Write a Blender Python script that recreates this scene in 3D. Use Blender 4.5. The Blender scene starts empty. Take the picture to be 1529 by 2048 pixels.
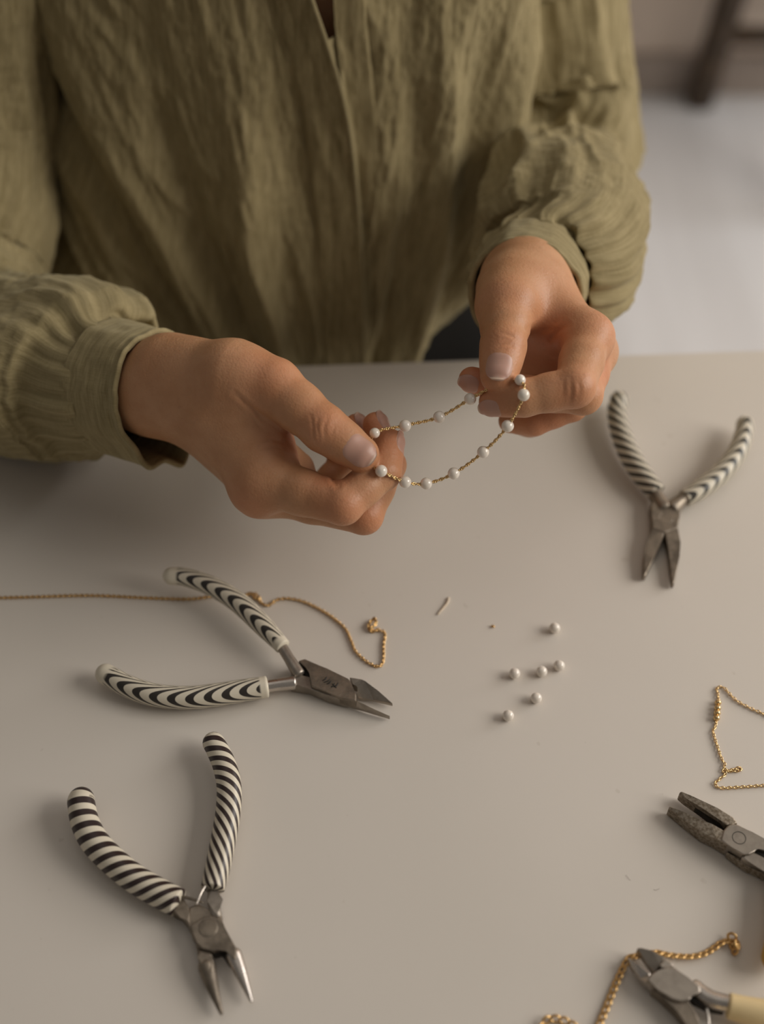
import bpy, bmesh, math
import numpy as np
from mathutils import Vector, Matrix

# ------------------------------------------------------------------ camera, world, light
sc = bpy.context.scene
FPX = 2600.0                      # focal length in pixels of the 1529 x 2048 frame
PITCH = math.radians(50.0)
CAM = np.array([0.0, 0.0, 0.55])  # table top is z = 0
cd = bpy.data.cameras.new('camera')
cd.sensor_fit = 'VERTICAL'; cd.sensor_height = 36.0; cd.sensor_width = 26.877
cd.lens = FPX / 2048.0 * 36.0
cd.clip_start = 0.01
cd.dof.use_dof = True; cd.dof.focus_distance = 0.610; cd.dof.aperture_fstop = 3.3
cam = bpy.data.objects.new('camera', cd); sc.collection.objects.link(cam)
cam.location = CAM; cam.rotation_euler = (math.pi/2 - PITCH, 0, 0)
sc.camera = cam

wd = bpy.data.worlds.new('world'); sc.world = wd; wd.use_nodes = True
bgn = wd.node_tree.nodes['Background']
bgn.inputs[0].default_value = (1.0, 0.93, 0.85, 1); bgn.inputs[1].default_value = 0.16

def area(name, loc, target, sx, sy, power, col):
    l = bpy.data.lights.new(name, 'AREA'); l.shape = 'RECTANGLE'; l.size = sx; l.size_y = sy
    l.energy = power; l.color = col
    o = bpy.data.objects.new(name, l); sc.collection.objects.link(o); o.location = loc
    d = Vector(target) - Vector(loc); o.rotation_euler = d.to_track_quat('-Z', 'Y').to_euler()
    return o
area('window_daylight', (2.50, 0.25, 1.45), (0.0, 0.45, 0.03), 1.60, 1.50, 58.0, (1.0, 0.95, 0.88))
area('overhead_fill', (0.0, 1.00, 1.85), (0.0, 0.75, 0.0), 1.70, 1.70, 3.0, (1.0, 0.94, 0.87))  # added overhead fill standing in for ceiling bounce, not a known lamp
area('background_fill', (2.6, 1.55, 0.9), (0.8, 1.7, -0.6), 0.9, 1.2, 26.0, (1.0, 0.98, 0.97))  # added fill to brighten the far floor and wall, no known window there

vs = sc.view_settings
vs.view_transform = 'Standard'; vs.look = 'None'; vs.gamma = 1.0; vs.use_curve_mapping = False
vs.exposure = -0.13

# ------------------------------------------------------------------ helpers
cF = np.array([0, math.cos(PITCH), -math.sin(PITCH)])
cU = np.array([0, math.sin(PITCH), math.cos(PITCH)])
cR = np.array([1.0, 0, 0])
def ray(px, py): return cR*((px-764.5)/FPX) + cU*((1024-py)/FPX) + cF
def W(px, py, d): return CAM + ray(px, py)*d
def T(px, py, z=0.0):
    r = ray(px, py); return CAM + r*((z-CAM[2])/r[2])
def camvec(a, b, c):           # right, up, towards the viewer
    v = cR*a + cU*b - cF*c; return v/np.linalg.norm(v)

def hash01(i, j, k, seed):
    n = (i*374761393 + j*668265263 + k*2147483647 % 4294967291 + seed*974634777) & 0xffffffff
    n = ((n ^ (n >> 13))*1274126177) & 0xffffffff
    n = ((n ^ (n >> 16))*2246822519) & 0xffffffff
    return ((n ^ (n >> 15)) & 0xffffff)/float(0xffffff)
def noise3(x, y, z, seed=0):
    x, y, z = np.broadcast_arrays(np.asarray(x, float), np.asarray(y, float), np.asarray(z, float))
    xi, yi, zi = np.floor(x).astype(np.int64), np.floor(y).astype(np.int64), np.floor(z).astype(np.int64)
    def q(t): return t*t*t*(t*(t*6-15)+10)
    u, v, w = q(x-xi), q(y-yi), q(z-zi)
    r = 0
    for a in (0, 1):
        for b in (0, 1):
            for c in (0, 1):
                r = r + hash01(xi+a, yi+b, zi+c, seed)*(u if a else 1-u)*(v if b else 1-v)*(w if c else 1-w)
    return r*2-1
def ridge(x, y, z, seed=0): return 1-2*np.abs(noise3(x, y, z, seed))
def sstep(a, b, x):
    t = np.clip((x-a)/(b-a), 0, 1); return t*t*(3-2*t)
def crom(P, n):                 # Catmull-Rom through rows of P, n samples, roughly even
    P = np.asarray(P, float); m = len(P)
    Q = np.vstack([2*P[0]-P[1], P, 2*P[-1]-P[-2]])
    seg = np.linalg.norm(np.diff(P[:, :3], axis=0), axis=1); cum = np.concatenate([[0], np.cumsum(seg)])
    s = np.linspace(0, cum[-1], n); i = np.clip(np.searchsorted(cum, s, side='right')-1, 0, m-2)
    t = ((s-cum[i])/np.maximum(seg[i], 1e-9))[:, None]
    p0, p1, p2, p3 = Q[i], Q[i+1], Q[i+2], Q[i+3]
    return .5*((2*p1)+(-p0+p2)*t+(2*p0-5*p1+4*p2-p3)*t*t+(-p0+3*p1-3*p2+p3)*t**3)

C = sc.collection
def empty(name, loc, label, cat, group=None):
    o = bpy.data.objects.new(name, None); C.objects.link(o); o.location = tuple(loc); o.empty_display_size = .02
    o['label'] = label; o['category'] = cat
    if group: o['group'] = group
    return o
def wloc(p):
    v = np.zeros(3)
    while p is not None: v = v + np.array(p.location); p = p.parent
    return v
def mesh(name, V, Fs, mat, parent=None, uv=None, attrs=None, smooth=True, origin=None, label=None, cat=None, group=None, kind=None):
    """V are world coordinates; the object sits at the parent's place (or at origin)."""
    V = np.asarray(V, float)
    if parent is not None: off = wloc(parent)
    else: off = np.asarray(origin, float) if origin is not None else np.array([V[:, 0].mean(), V[:, 1].mean(), V[:, 2].min()])
    me = bpy.data.meshes.new(name)
    A = np.asarray(Fs) if not isinstance(Fs, list) else None
    if A is not None and A.ndim == 2:
        nf, k = A.shape
        me.vertices.add(len(V)); me.vertices.foreach_set('co', (V-off).astype(np.float32).ravel())
        me.loops.add(nf*k); me.loops.foreach_set('vertex_index', A.astype(np.int32).ravel())
        me.polygons.add(nf); me.polygons.foreach_set('loop_start', (np.arange(nf)*k).astype(np.int32))
        me.polygons.foreach_set('loop_total', np.full(nf, k, np.int32)); me.update(calc_edges=True)
    else:
        me.from_pydata([tuple(v) for v in (V-off)], [], [tuple(int(i) for i in f) for f in Fs])
    me.validate()
    if smooth: me.polygons.foreach_set('use_smooth', np.ones(len(me.polygons), bool))
    if uv is not None:
        l = me.uv_layers.new(name='UVMap'); vi = np.zeros(len(me.loops), np.int32); me.loops.foreach_get('vertex_index', vi)
        l.data.foreach_set('uv', np.asarray(uv, np.float32)[vi].ravel())
    for k_, a in (attrs or {}).items():
        at = me.attributes.new(k_, 'FLOAT', 'POINT'); at.data.foreach_set('value', np.asarray(a, np.float32))
    me.materials.append(mat)
    o = bpy.data.objects.new(name, me); C.objects.link(o)
    if parent is not None: o.parent = parent
    else: o.location = tuple(off)
    if label: o['label'] = label
    if cat: o['category'] = cat
    if group: o['group'] = group
    if kind: o['kind'] = kind
    return o
def grid_faces(nr, nc, wrap=False):
    i = np.arange(nr-1)[:, None]; j = np.arange(nc if wrap else nc-1)[None, :]; j2 = (j+1) % nc
    return np.stack([i*nc+j, i*nc+j2, (i+1)*nc+j2, (i+1)*nc+j], -1).reshape(-1, 4)
def box(name, lo, hi, mat, parent=None, bev=.003, **kw):
    bm = bmesh.new(); bmesh.ops.create_cube(bm, size=1)
    lo, hi = np.array(lo), np.array(hi)
    for v in bm.verts: v.co = Vector((np.array(v.co)+.5)*(hi-lo)+lo)
    if bev: bmesh.ops.bevel(bm, geom=bm.edges[:], offset=bev, segments=3, profile=.6, affect='EDGES')
    return bmo(name, bm, mat, parent, **kw)
def bmo(name, bm, mat, parent=None, smooth=False, **kw):
    bm.verts.index_update()
    V = np.array([v.co for v in bm.verts]); Fs = [[v.index for v in f.verts] for f in bm.faces]; bm.free()
    o = mesh(name, V, Fs, mat, parent, smooth=smooth, **kw)
    return o
def sharp(o, deg=35):
    o.data.polygons.foreach_set('use_smooth', np.ones(len(o.data.polygons), bool))
    o.data.set_sharp_from_angle(angle=math.radians(deg))
    return o
def frames(P):
    """tangents and two stable normals along a path"""
    t = np.gradient(P, axis=0); t /= np.linalg.norm(t, axis=1)[:, None]
    return t
def tube_mesh(P, R, nt=16, ref=(0, -.643, .766), cap0=0, cap1=0, disp=None, flat=1.0, transport=False):
    """round tube; R radius per row; cap: 0 open, 1 rounded; returns V, F, uv(theta/2pi, metres)"""
    P = np.asarray(P, float); R = np.broadcast_to(np.asarray(R, float), (len(P),)).copy()
    t = frames(P); ref = np.asarray(ref, float)
    if cap0 or cap1:
        A0, A1, r0, r1 = [], [], [], []
        for k in range(6, 0, -1):
            a = math.pi/2*k/6.0
            if cap0: A0.append(P[0]-t[0]*R[0]*math.sin(a)*cap0); r0.append(R[0]*max(math.cos(a), .02))
            if cap1: A1.append(P[-1]+t[-1]*R[-1]*math.sin(a)*cap1); r1.append(R[-1]*max(math.cos(a), .02))
        if cap0: P = np.vstack([A0, P]); R = np.concatenate([r0, R]); t = np.vstack([np.repeat(t[:1], 6, 0), t])
        if cap1: P = np.vstack([P, A1[::-1]]); R = np.concatenate([R, r1[::-1]]); t = np.vstack([t, np.repeat(t[-1:], 6, 0)])
    e1 = ref - (t@ref)[:, None]*t; e1 /= np.linalg.norm(e1, axis=1)[:, None]
    if transport:               # carry the frame back from the far end without twist
        for i in range(len(P)-2, -1, -1):
            v = e1[i+1]-t[i]*(e1[i+1]@t[i]); e1[i] = v/np.linalg.norm(v)
    e2 = np.cross(t, e1)
    th = np.arange(nt+1)/nt*2*math.pi - math.pi
    s = np.concatenate([[0], np.cumsum(np.linalg.norm(np.diff(P, axis=0), axis=1))])
    S, TH = np.meshgrid(s, th, indexing='ij'); RR = np.repeat(R[:, None], nt+1, 1)
    if disp is not None: RR = RR + disp(S, TH)
    V = P[:, None, :] + RR[..., None]*(np.cos(TH)[..., None]*e1[:, None, :]*flat + np.sin(TH)[..., None]*e2[:, None, :])
    n = len(P); uv = np.stack([TH/(2*math.pi), S], -1).reshape(-1, 2)
    F = grid_faces(n, nt+1)
    return V.reshape(-1, 3), F, uv

# ------------------------------------------------------------------ materials
def new_mat(name):
    m = bpy.data.materials.new(name); m.use_nodes = True
    nt = m.node_tree; b = nt.nodes['Principled BSDF']
    return m, nt, b
def nd(nt, typ, **kw):
    n = nt.nodes.new(typ)
    for k, v in kw.items():
        if hasattr(n, k): setattr(n, k, v)
    return n
def setin(n, **kw):
    for k, v in kw.items(): n.inputs[k.replace('_', ' ')].default_value = v
def mth(nt, op, a, b=None, c=None, clamp=False):
    n = nt.nodes.new('ShaderNodeMath'); n.operation = op; n.use_clamp = clamp
    for i, x in enumerate((a, b, c)):
        if x is None: continue
        if isinstance(x, (int, float)): n.inputs[i].default_value = x
        else: nt.links.new(x, n.inputs[i])
    return n.outputs[0]
def mixc(nt, fac, a, b, mode='MIX'):
    n = nt.nodes.new('ShaderNodeMix'); n.data_type = 'RGBA'; n.blend_type = mode
    for i, x in ((0, fac), (6, a), (7, b)):
        if isinstance(x, (int, float)): n.inputs[i].default_value = x
        elif isinstance(x, tuple): n.inputs[i].default_value = x if len(x) == 4 else x+(1,)
        else: nt.links.new(x, n.inputs[i])
    return n.outputs[2]
def noise_node(nt, scale, vec=None, detail=3, rough=.5):
    n = nt.nodes.new('ShaderNodeTexNoise'); n.inputs['Scale'].default_value = scale
    n.inputs['Detail'].default_value = detail; n.inputs['Roughness'].default_value = rough
    if vec is not None: nt.links.new(vec, n.inputs['Vector'])
    return n.outputs['Fac']
def ramp(nt, fac, a, b):
    n = nt.nodes.new('ShaderNodeMapRange'); nt.links.new(fac, n.inputs[0])
    n.inputs[1].default_value = a; n.inputs[2].default_value = b; n.interpolation_type = 'SMOOTHSTEP'
    return n.outputs[0]
def bump(nt, b, h, strength, dist, normal=None):
    n = nt.nodes.new('ShaderNodeBump'); n.inputs['Strength'].default_value = strength; n.inputs['Distance'].default_value = dist
    nt.links.new(h, n.inputs['Height'])
    if normal is not None: nt.links.new(normal, n.inputs['Normal'])
    nt.links.new(n.outputs[0], b.inputs['Normal']); return n.outputs[0]
def objco(nt): return nt.nodes.new('ShaderNodeTexCoord').outputs['Object']
def scaled(nt, vec, s):
    n = nt.nodes.new('ShaderNodeMapping'); n.inputs['Scale'].default_value = s; nt.links.new(vec, n.inputs['Vector']); return n.outputs[0]

def m_plain(name, col, rough=.5, metal=0.0, noise=0.0, nscale=60, bmp=0.0, bscale=400, col2=None):
    m, nt, b = new_mat(name); b.inputs['Roughness'].default_value = rough; b.inputs['Metallic'].default_value = metal
    b.inputs['Base Color'].default_value = col+(1,)
    v = objco(nt)
    if noise:
        f = ramp(nt, noise_node(nt, nscale, v, 4, .6), .35, .68)
        c2 = col2 if col2 else tuple(c*(1-noise) for c in col)
        nt.links.new(mixc(nt, f, col, c2), b.inputs['Base Color'])
        nt.links.new(mth(nt, 'MULTIPLY_ADD', f, .12, rough-.06), b.inputs['Roughness'])
    if bmp: bump(nt, b, noise_node(nt, bscale, v, 2), bmp, .001)
    return m

# skin: attribute 'red' is the flush of knuckles and finger pads
def make_skin():
    m, nt, b = new_mat('skin')
    at = nt.nodes.new('ShaderNodeAttribute'); at.attribute_name = 'red'
    v = objco(nt)
    f = ramp(nt, noise_node(nt, 55, v, 4, .6), .3, .7)
    base = mixc(nt, f, (.47, .235, .115), (.54, .290, .155))
    c = mixc(nt, mth(nt, 'MULTIPLY', at.outputs['Fac'], .8, clamp=True), base, (.56, .205, .100))
    fr = ramp(nt, noise_node(nt, 420, v, 2, .5), .62, .78)
    c = mixc(nt, mth(nt, 'MULTIPLY', fr, .18), c, (.30, .14, .08))
    nt.links.new(c, b.inputs['Base Color'])
    b.inputs['Roughness'].default_value = .46
    b.inputs['Specular IOR Level'].default_value = .38
    b.inputs['Subsurface Weight'].default_value = .22
    b.inputs['Subsurface Radius'].default_value = (1.0, .38, .22); b.inputs['Subsurface Scale'].default_value = .0035
    vor = nt.nodes.new('ShaderNodeTexVoronoi'); vor.inputs['Scale'].default_value = 900; nt.links.new(v, vor.inputs['Vector'])
    h = mth(nt, 'ADD', mth(nt, 'MULTIPLY', vor.outputs['Distance'], .5), noise_node(nt, 500, v, 3))
    bump(nt, b, h, .30, .0006)
    return m
def make_nail():
    m, nt, b = new_mat('nail')
    at = nt.nodes.new('ShaderNodeAttribute'); at.attribute_name = 'tip'
    c = mixc(nt, ramp(nt, at.outputs['Fac'], .90, .96), (.50, .285, .215), (.66, .48, .37))
    nt.links.new(c, b.inputs['Base Color'])
    b.inputs['Roughness'].default_value = .42; b.inputs['Coat Weight'].default_value = .08; b.inputs['Coat Roughness'].default_value = .2
    b.inputs['Subsurface Weight'].default_value = .15; b.inputs['Subsurface Scale'].default_value = .002
    return m
def make_linen(name, c1, c2):
    m, nt, b = new_mat(name)
    uv = nt.nodes.new('ShaderNodeUVMap').outputs[0]
    warp = noise_node(nt, 1, scaled(nt, uv, (2300, 130, 1)), 2, .5)
    weft = noise_node(nt, 1, scaled(nt, uv, (130, 2300, 1)), 2, .5)
    slub = noise_node(nt, 1, scaled(nt, uv, (380, 36, 1)), 4, .65)
    big = noise_node(nt, 28, uv, 3, .6)
    f = mth(nt, 'ADD', mth(nt, 'MULTIPLY', warp, .30), mth(nt, 'MULTIPLY', weft, .16))
    f = mth(nt, 'ADD', f, mth(nt, 'MULTIPLY', slub, .54))
    c = mixc(nt, ramp(nt, f, .34, .66), c1, c2)
    c = mixc(nt, mth(nt, 'MULTIPLY', ramp(nt, big, .35, .7), .25), c, tuple(x*.82 for x in c1))
    nt.links.new(c, b.inputs['Base Color'])
    b.inputs['Roughness'].default_value = .85; b.inputs['Specular IOR Level'].default_value = .2
    b.inputs['Sheen Weight'].default_value = .25; b.inputs['Sheen Roughness'].default_value = .5
    b.inputs['Sheen Tint'].default_value = (.75, .7, .5, 1)
    h = mth(nt, 'ADD', mth(nt, 'ADD', warp, mth(nt, 'MULTIPLY', weft, .5)), mth(nt, 'MULTIPLY', slub, 1.2))
    bump(nt, b, h, .42, .0008)
    return m
def make_striped(name, n_per_m, twist, duty, dark=(.028, .022, .018), light=(.70, .63, .50), feather=False, rings=0.0, shift=0.0):
    m, nt, b = new_mat(name)
    uv = nt.nodes.new('ShaderNodeUVMap').outputs[0]
    sp = nt.nodes.new('ShaderNodeSeparateXYZ'); nt.links.new(uv, sp.inputs[0])
    u, v = sp.outputs[0], sp.outputs[1]
    if not feather:
        ph = mth(nt, 'ADD', mth(nt, 'MULTIPLY', v, n_per_m), mth(nt, 'MULTIPLY', u, twist))
        fr = mth(nt, 'FRACT', mth(nt, 'ADD', ph, 40+shift))
        d = mth(nt, 'ABSOLUTE', mth(nt, 'SUBTRACT', fr, .5))
        fac = ramp(nt, d, duty/2-.02, duty/2+.02)
    else:
        # combed bands: crescents on top drawn out into fine points down both sides
        us = mth(nt, 'ABSOLUTE', mth(nt, 'ADD', u, shift))
        k = mth(nt, 'PINGPONG', mth(nt, 'MULTIPLY', us, 1.0), .20)
        bend = mth(nt, 'POWER', mth(nt, 'DIVIDE', k, .20), 2.1)
        ph = mth(nt, 'ADD', mth(nt, 'MULTIPLY', v, n_per_m), mth(nt, 'MULTIPLY', bend, twist))
        fr = mth(nt, 'FRACT', mth(nt, 'ADD', ph, 40))
        d = mth(nt, 'ABSOLUTE', mth(nt, 'SUBTRACT', fr, .5))
        wdt = mth(nt, 'MULTIPLY_ADD', bend, -.10, duty/2)
        fac = ramp(nt, mth(nt, 'SUBTRACT', d, wdt), -.02, .02)
    # plain pale tip and collar: attribute 'plain'
    at = nt.nodes.new('ShaderNodeAttribute'); at.attribute_name = 'plain'
    fac = mth(nt, 'MAXIMUM', fac, at.outputs['Fac'])
    nt.links.new(mixc(nt, fac, dark, light), b.inputs['Base Color'])
    b.inputs['Roughness'].default_value = .38
    bump(nt, b, noise_node(nt, 300, objco(nt), 2), .05, .001)
    return m

M = {}
M['skin'] = make_skin(); M['nail'] = make_nail()
M['linen'] = make_linen('olive_linen', (.215, .168, .078), (.375, .303, .162))
M['linen_dark'] = make_linen('olive_linen_placket', (.180, .138, .060), (.350, .280, .148))
M['trouser'] = m_plain('black_cotton', (.006, .005, .004), 1.0)
M['steel'] = m_plain('worn_steel', (.43, .375, .315), .40, .85, .35, 90, .08, 900)
M['steel_dark'] = m_plain('dull_steel', (.30, .25, .195), .48, .80, .45, 110, .12, 700)
M['steel_bright'] = m_plain('polished_steel', (.64, .58, .52), .27, .95, .2, 90)
M['black'] = m_plain('black_steel_recess_shade', (.030, .025, .020), .6, .3, .3, 300)  # dark steel marks, also the shade painted into the joint gaps
M['rust'] = m_plain('tarnished_steel', (.40, .345, .275), .5, .75, .6, 700, .20, 900, (.20, .155, .105))
M['cream'] = m_plain('cream_wire', (.66, .54, .40), .5)
M['gold'] = m_plain('gold', (.80, .52, .22), .27, 1.0, .15, 500)
M['gold_pale'] = m_plain('pale_gold', (.84, .60, .30), .25, 1.0, .12, 500)
M['yellow'] = m_plain('cream_vinyl', (.78, .60, .32), .42, 0, .10, 60)
M['amber'] = m_plain('amber_vinyl', (.62, .36, .07), .40, 0, .10, 60)
def make_pearl():
    m, nt, b = new_mat('pearl')
    lw = nt.nodes.new('ShaderNodeTexCoord')
    f = noise_node(nt, 160, lw.outputs['Object'], 3)
    nt.links.new(mixc(nt, ramp(nt, f, .3, .7), (.80, .71, .60), (.86, .78, .69)), b.inputs['Base Color'])
    b.inputs['Roughness'].default_value = .20; b.inputs['Coat Weight'].default_value = .8; b.inputs['Coat Roughness'].default_value = .08
    b.inputs['Sheen Weight'].default_value = .15
    return m
M['pearl'] = make_pearl()
def make_table():
    m, nt, b = new_mat('white_table')
    v = objco(nt)
    f = ramp(nt, noise_node(nt, 5, v, 3, .5), .3, .7)
    c = mixc(nt, f, (.66, .605, .535), (.70, .640, .570))
    sp = ramp(nt, noise_node(nt, 130, v, 2, .5), .735, .78)
    c = mixc(nt, mth(nt, 'MULTIPLY', sp, .16), c, (.35, .27, .2))
    nt.links.new(c, b.inputs['Base Color'])
    b.inputs['Roughness'].default_value = .42; b.inputs['Specular IOR Level'].default_value = .42
    bump(nt, b, noise_node(nt, 220, v, 2), .02, .001)
    return m
M['table'] = make_table()
def make_floor():
    m, nt, b = new_mat('white_floor')
    v = objco(nt)
    f = ramp(nt, noise_node(nt, 1, scaled(nt, v, (14, 1.2, 1)), 3, .5), .3, .7)
    nt.links.new(mixc(nt, f, (.68, .665, .66), (.76, .75, .75)), b.inputs['Base Color'])
    b.inputs['Roughness'].default_value = .5
    return m
M['floor'] = make_floor()
M['wall'] = m_plain('plaster_wall', (.80, .67, .56), .85, 0, .06, 6)
M['base'] = m_plain('painted_skirting', (.40, .33, .28), .6, 0, .05, 10)
M['wood'] = m_plain('dark_wood', (.075, .045, .022), .5, 0, .4, 30)

# ------------------------------------------------------------------ the room
ZF = -0.75
fl = box('floor', (-3.0, -1.5, ZF-.05), (3.0, 2.075, ZF), M['floor'], bev=0); fl['kind'] = 'structure'
wl = box('wall_back', (-3.0, 2.075, ZF-.05), (3.0, 2.2, 1.9), M['wall'], bev=0); wl['kind'] = 'structure'
bb = box('baseboard_back', (-3.0, 2.06, ZF), (3.0, 2.075, ZF+.075), M['base'], bev=.003); bb['kind'] = 'structure'

# white table, far edge in front of the sitter
e0, e1_ = T(600, 729), T(1529, 698)
ang = math.atan2(e1_[1]-e0[1], e1_[0]-e0[0])
edge_y = e0[1] + (0-e0[0])*math.tan(ang)
table = empty('table', (0, 0, ZF), 'white tabletop strewn with pliers, chains and pearls', 'table')
def rot_box(name, lo, hi, mat, parent, bev):
    o = box(name, lo, hi, mat, parent, bev=bev)
    return o
ca, sa = math.cos(ang), math.sin(ang)
def tb(name, lo, hi, bev):
    o = box(name, lo, hi, M['table'], None, bev=bev)
    V = np.zeros(len(o.data.vertices)*3); o.data.vertices.foreach_get('co', V); V = V.reshape(-1, 3)+np.array(o.location)
    V2 = V.copy(); V2[:, 0] = V[:, 0]*ca-V[:, 1]*sa; V2[:, 1] = V[:, 0]*sa+V[:, 1]*ca+edge_y
    V2 -= np.array(table.location)
    o.data.vertices.foreach_set('co', V2.ravel()); o.data.update(); o.location = (0, 0, 0); o.parent = table
    return sharp(o)
tb('tabletop', (-.75, -.80, -.026), (.75, 0, 0), .003)
for x in (-.70, .70):
    for y in (-.76, -.06): tb('leg', (x-.025, y-.025, ZF), (x+.025, y+.025, -.026), .003)

# dark stool against the wall, only its near leg and rail show
st = empty('stool', (.74, 1.90, ZF), 'dark wooden stool with a low rail standing by the far wall', 'stool')
def leg(name, p, q, r0, r1, parent, mat):
    V, F, uv = tube_mesh(crom(np.array([p, (np.array(p)+np.array(q))/2, q]), 8), np.linspace(r0, r1, 8), 14, ref=(0.3, 1, .1), cap0=.3, cap1=.3)
    return mesh(name, V, F, mat, parent, uv=uv)
feet = [((.562, 2.035), (.585, 2.00)), ((.93, 2.035), (.89, 2.00)), ((.75, 1.70), (.74, 1.75))]
for (x, y), (tx, ty) in feet: leg('leg', (tx, ty, ZF+.43), (x, y, ZF+.006), .024, .026, st, M['wood'])
leg('rail', (.57, 2.02, ZF+.14), (.915, 2.02, ZF+.14), .017, .017, st, M['wood'])
leg('rail', (.915, 2.01, ZF+.20), (.755, 1.72, ZF+.20), .012, .012, st, M['wood'])
V, F, uv = tube_mesh(np.array([[.7375, 1.86, ZF+.425], [.7375, 1.86, ZF+.44], [.7375, 1.86, ZF+.455]]), [.20, .205, .20], 40, ref=(0, 1, 0), cap0=.03, cap1=.05)
mesh('seat', V, F, M['wood'], st, uv=uv)

# ------------------------------------------------------------------ signed-distance modelling for hands
class Grid:
    def __init__(s, lo, hi, h):
        s.lo = np.array(lo, float); s.h = h; s.n = np.ceil((np.array(hi)-s.lo)/h).astype(int)+1
        s.ax = [s.lo[i]+h*np.arange(s.n[i]) for i in range(3)]
    def full(s): return np.full(tuple(s.n), .03, np.float32)
    def cone(s, F, a, b, ra, rb, k, margin=.014):
        a, b = np.asarray(a, float), np.asarray(b, float); R = max(ra, rb)+margin
        lo = np.clip(np.floor((np.minimum(a, b)-R-s.lo)/s.h).astype(int), 0, s.n-1)
        hi = np.clip(np.ceil((np.maximum(a, b)+R-s.lo)/s.h).astype(int)+1, 1, s.n)
        if np.any(hi <= lo): return F
        x = s.ax[0][lo[0]:hi[0], None, None]; y = s.ax[1][None, lo[1]:hi[1], None]; z = s.ax[2][None, None, lo[2]:hi[2]]
        ba = b-a; L = float(ba@ba)
        px, py, pz = x-a[0], y-a[1], z-a[2]
        t = np.clip((px*ba[0]+py*ba[1]+pz*ba[2])/L, 0, 1) if L > 1e-12 else 0.0
        d = np.sqrt((px-t*ba[0])**2+(py-t*ba[1])**2+(pz-t*ba[2])**2)-(ra+(rb-ra)*t)
        sl = (slice(lo[0], hi[0]), slice(lo[1], hi[1]), slice(lo[2], hi[2]))
        F[sl] = smin(F[sl], d.astype(np.float32), k)
        return F
    def sample(s, F, P):
        q = (P-s.lo)/s.h; i = np.clip(np.floor(q).astype(int), 0, s.n-2); f = q-i
        r = 0
        for a in (0, 1):
            for b in (0, 1):
                for c in (0, 1):
                    w = (f[..., 0] if a else 1-f[..., 0])*(f[..., 1] if b else 1-f[..., 1])*(f[..., 2] if c else 1-f[..., 2])
                    r = r + w*F[i[..., 0]+a, i[..., 1]+b, i[..., 2]+c]
        return r
    def nets(s, F):
        n = s.n; S = F < 0
        cnt = np.zeros(tuple(n-1), np.int8)
        for a in (0, 1):
            for b in (0, 1):
                for c in (0, 1): cnt += S[a:n[0]-1+a, b:n[1]-1+b, c:n[2]-1+c]
        act = np.argwhere((cnt > 0) & (cnt < 8))
        idx = np.full(tuple(n-1), -1, np.int32); idx[act[:, 0], act[:, 1], act[:, 2]] = np.arange(len(act))
        acc = np.zeros((len(act), 3)); num = np.zeros(len(act))
        cor = [(a, b, c) for a in (0, 1) for b in (0, 1) for c in (0, 1)]
        val = {o: F[act[:, 0]+o[0], act[:, 1]+o[1], act[:, 2]+o[2]].astype(float) for o in cor}
        for o in cor:
            for ax in range(3):
                if o[ax]: continue
                o2 = list(o); o2[ax] = 1; o2 = tuple(o2)
                va, vb = val[o], val[o2]; m = (va < 0) != (vb < 0)
                t = np.where(m, va/np.where(m, va-vb, 1), 0)
                p = np.tile(np.array(o, float), (len(act), 1)); p[:, ax] += t
                acc[m] += p[m]; num[m] += 1
        V = s.lo + s.h*(act + acc/num[:, None])
        faces = []
        for ax in range(3):
            o1, o2 = (ax+1) % 3, (ax+2) % 3
            sl0 = [slice(None)]*3; sl1 = [slice(None)]*3; sl0[ax] = slice(0, -1); sl1[ax] = slice(1, None)
            A, B = S[tuple(sl0)], S[tuple(sl1)]
            e = np.argwhere(A != B)
            e = e[(e[:, o1] > 0) & (e[:, o2] > 0) & (e[:, o1] < n[o1]-1) & (e[:, o2] < n[o2]-1)]
            ins = A[e[:, 0], e[:, 1], e[:, 2]]
            q = []
            for d1, d2 in ((-1, -1), (0, -1), (0, 0), (-1, 0)):
                c = e.copy(); c[:, o1] += d1; c[:, o2] += d2
                q.append(idx[c[:, 0], c[:, 1], c[:, 2]])
            q = np.stack(q, 1); q = np.where(ins[:, None], q, q[:, ::-1])
            faces.append(q)
        F_ = np.vstack(faces); F_ = F_[(F_ >= 0).all(1)]
        return V, F_
def smin(a, b, k):
    h = np.maximum(k-np.abs(a-b), 0)/k
    return np.minimum(a, b)-h*h*k*.25
def vnormals(V, Q):
    n = np.cross(V[Q[:, 2]]-V[Q[:, 0]], V[Q[:, 3]]-V[Q[:, 1]])
    N = np.zeros_like(V)
    for i in range(4):
        for c in range(3): N[:, c] += np.bincount(Q[:, i], n[:, c], len(V))
    return N/np.maximum(np.linalg.norm(N, axis=1), 1e-12)[:, None]
def relax(V, Q, it, lam=.5):
    for _ in range(it):
        S_ = np.zeros_like(V); c = np.zeros(len(V))
        for a, b in ((0, 1), (1, 2), (2, 3), (3, 0)):
            for i, j in ((a, b), (b, a)):
                for k in range(3): S_[:, k] += np.bincount(Q[:, i], V[Q[:, j], k], len(V))
                c += np.bincount(Q[:, i], minlength=len(V))
        V = V+lam*(S_/np.maximum(c, 1)[:, None]-V)
    return V
def project(V):
    r = V-CAM; d = r@cF
    return 764.5+FPX*(r@cR)/d, 1024-FPX*(r@cU)/d, d

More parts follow.
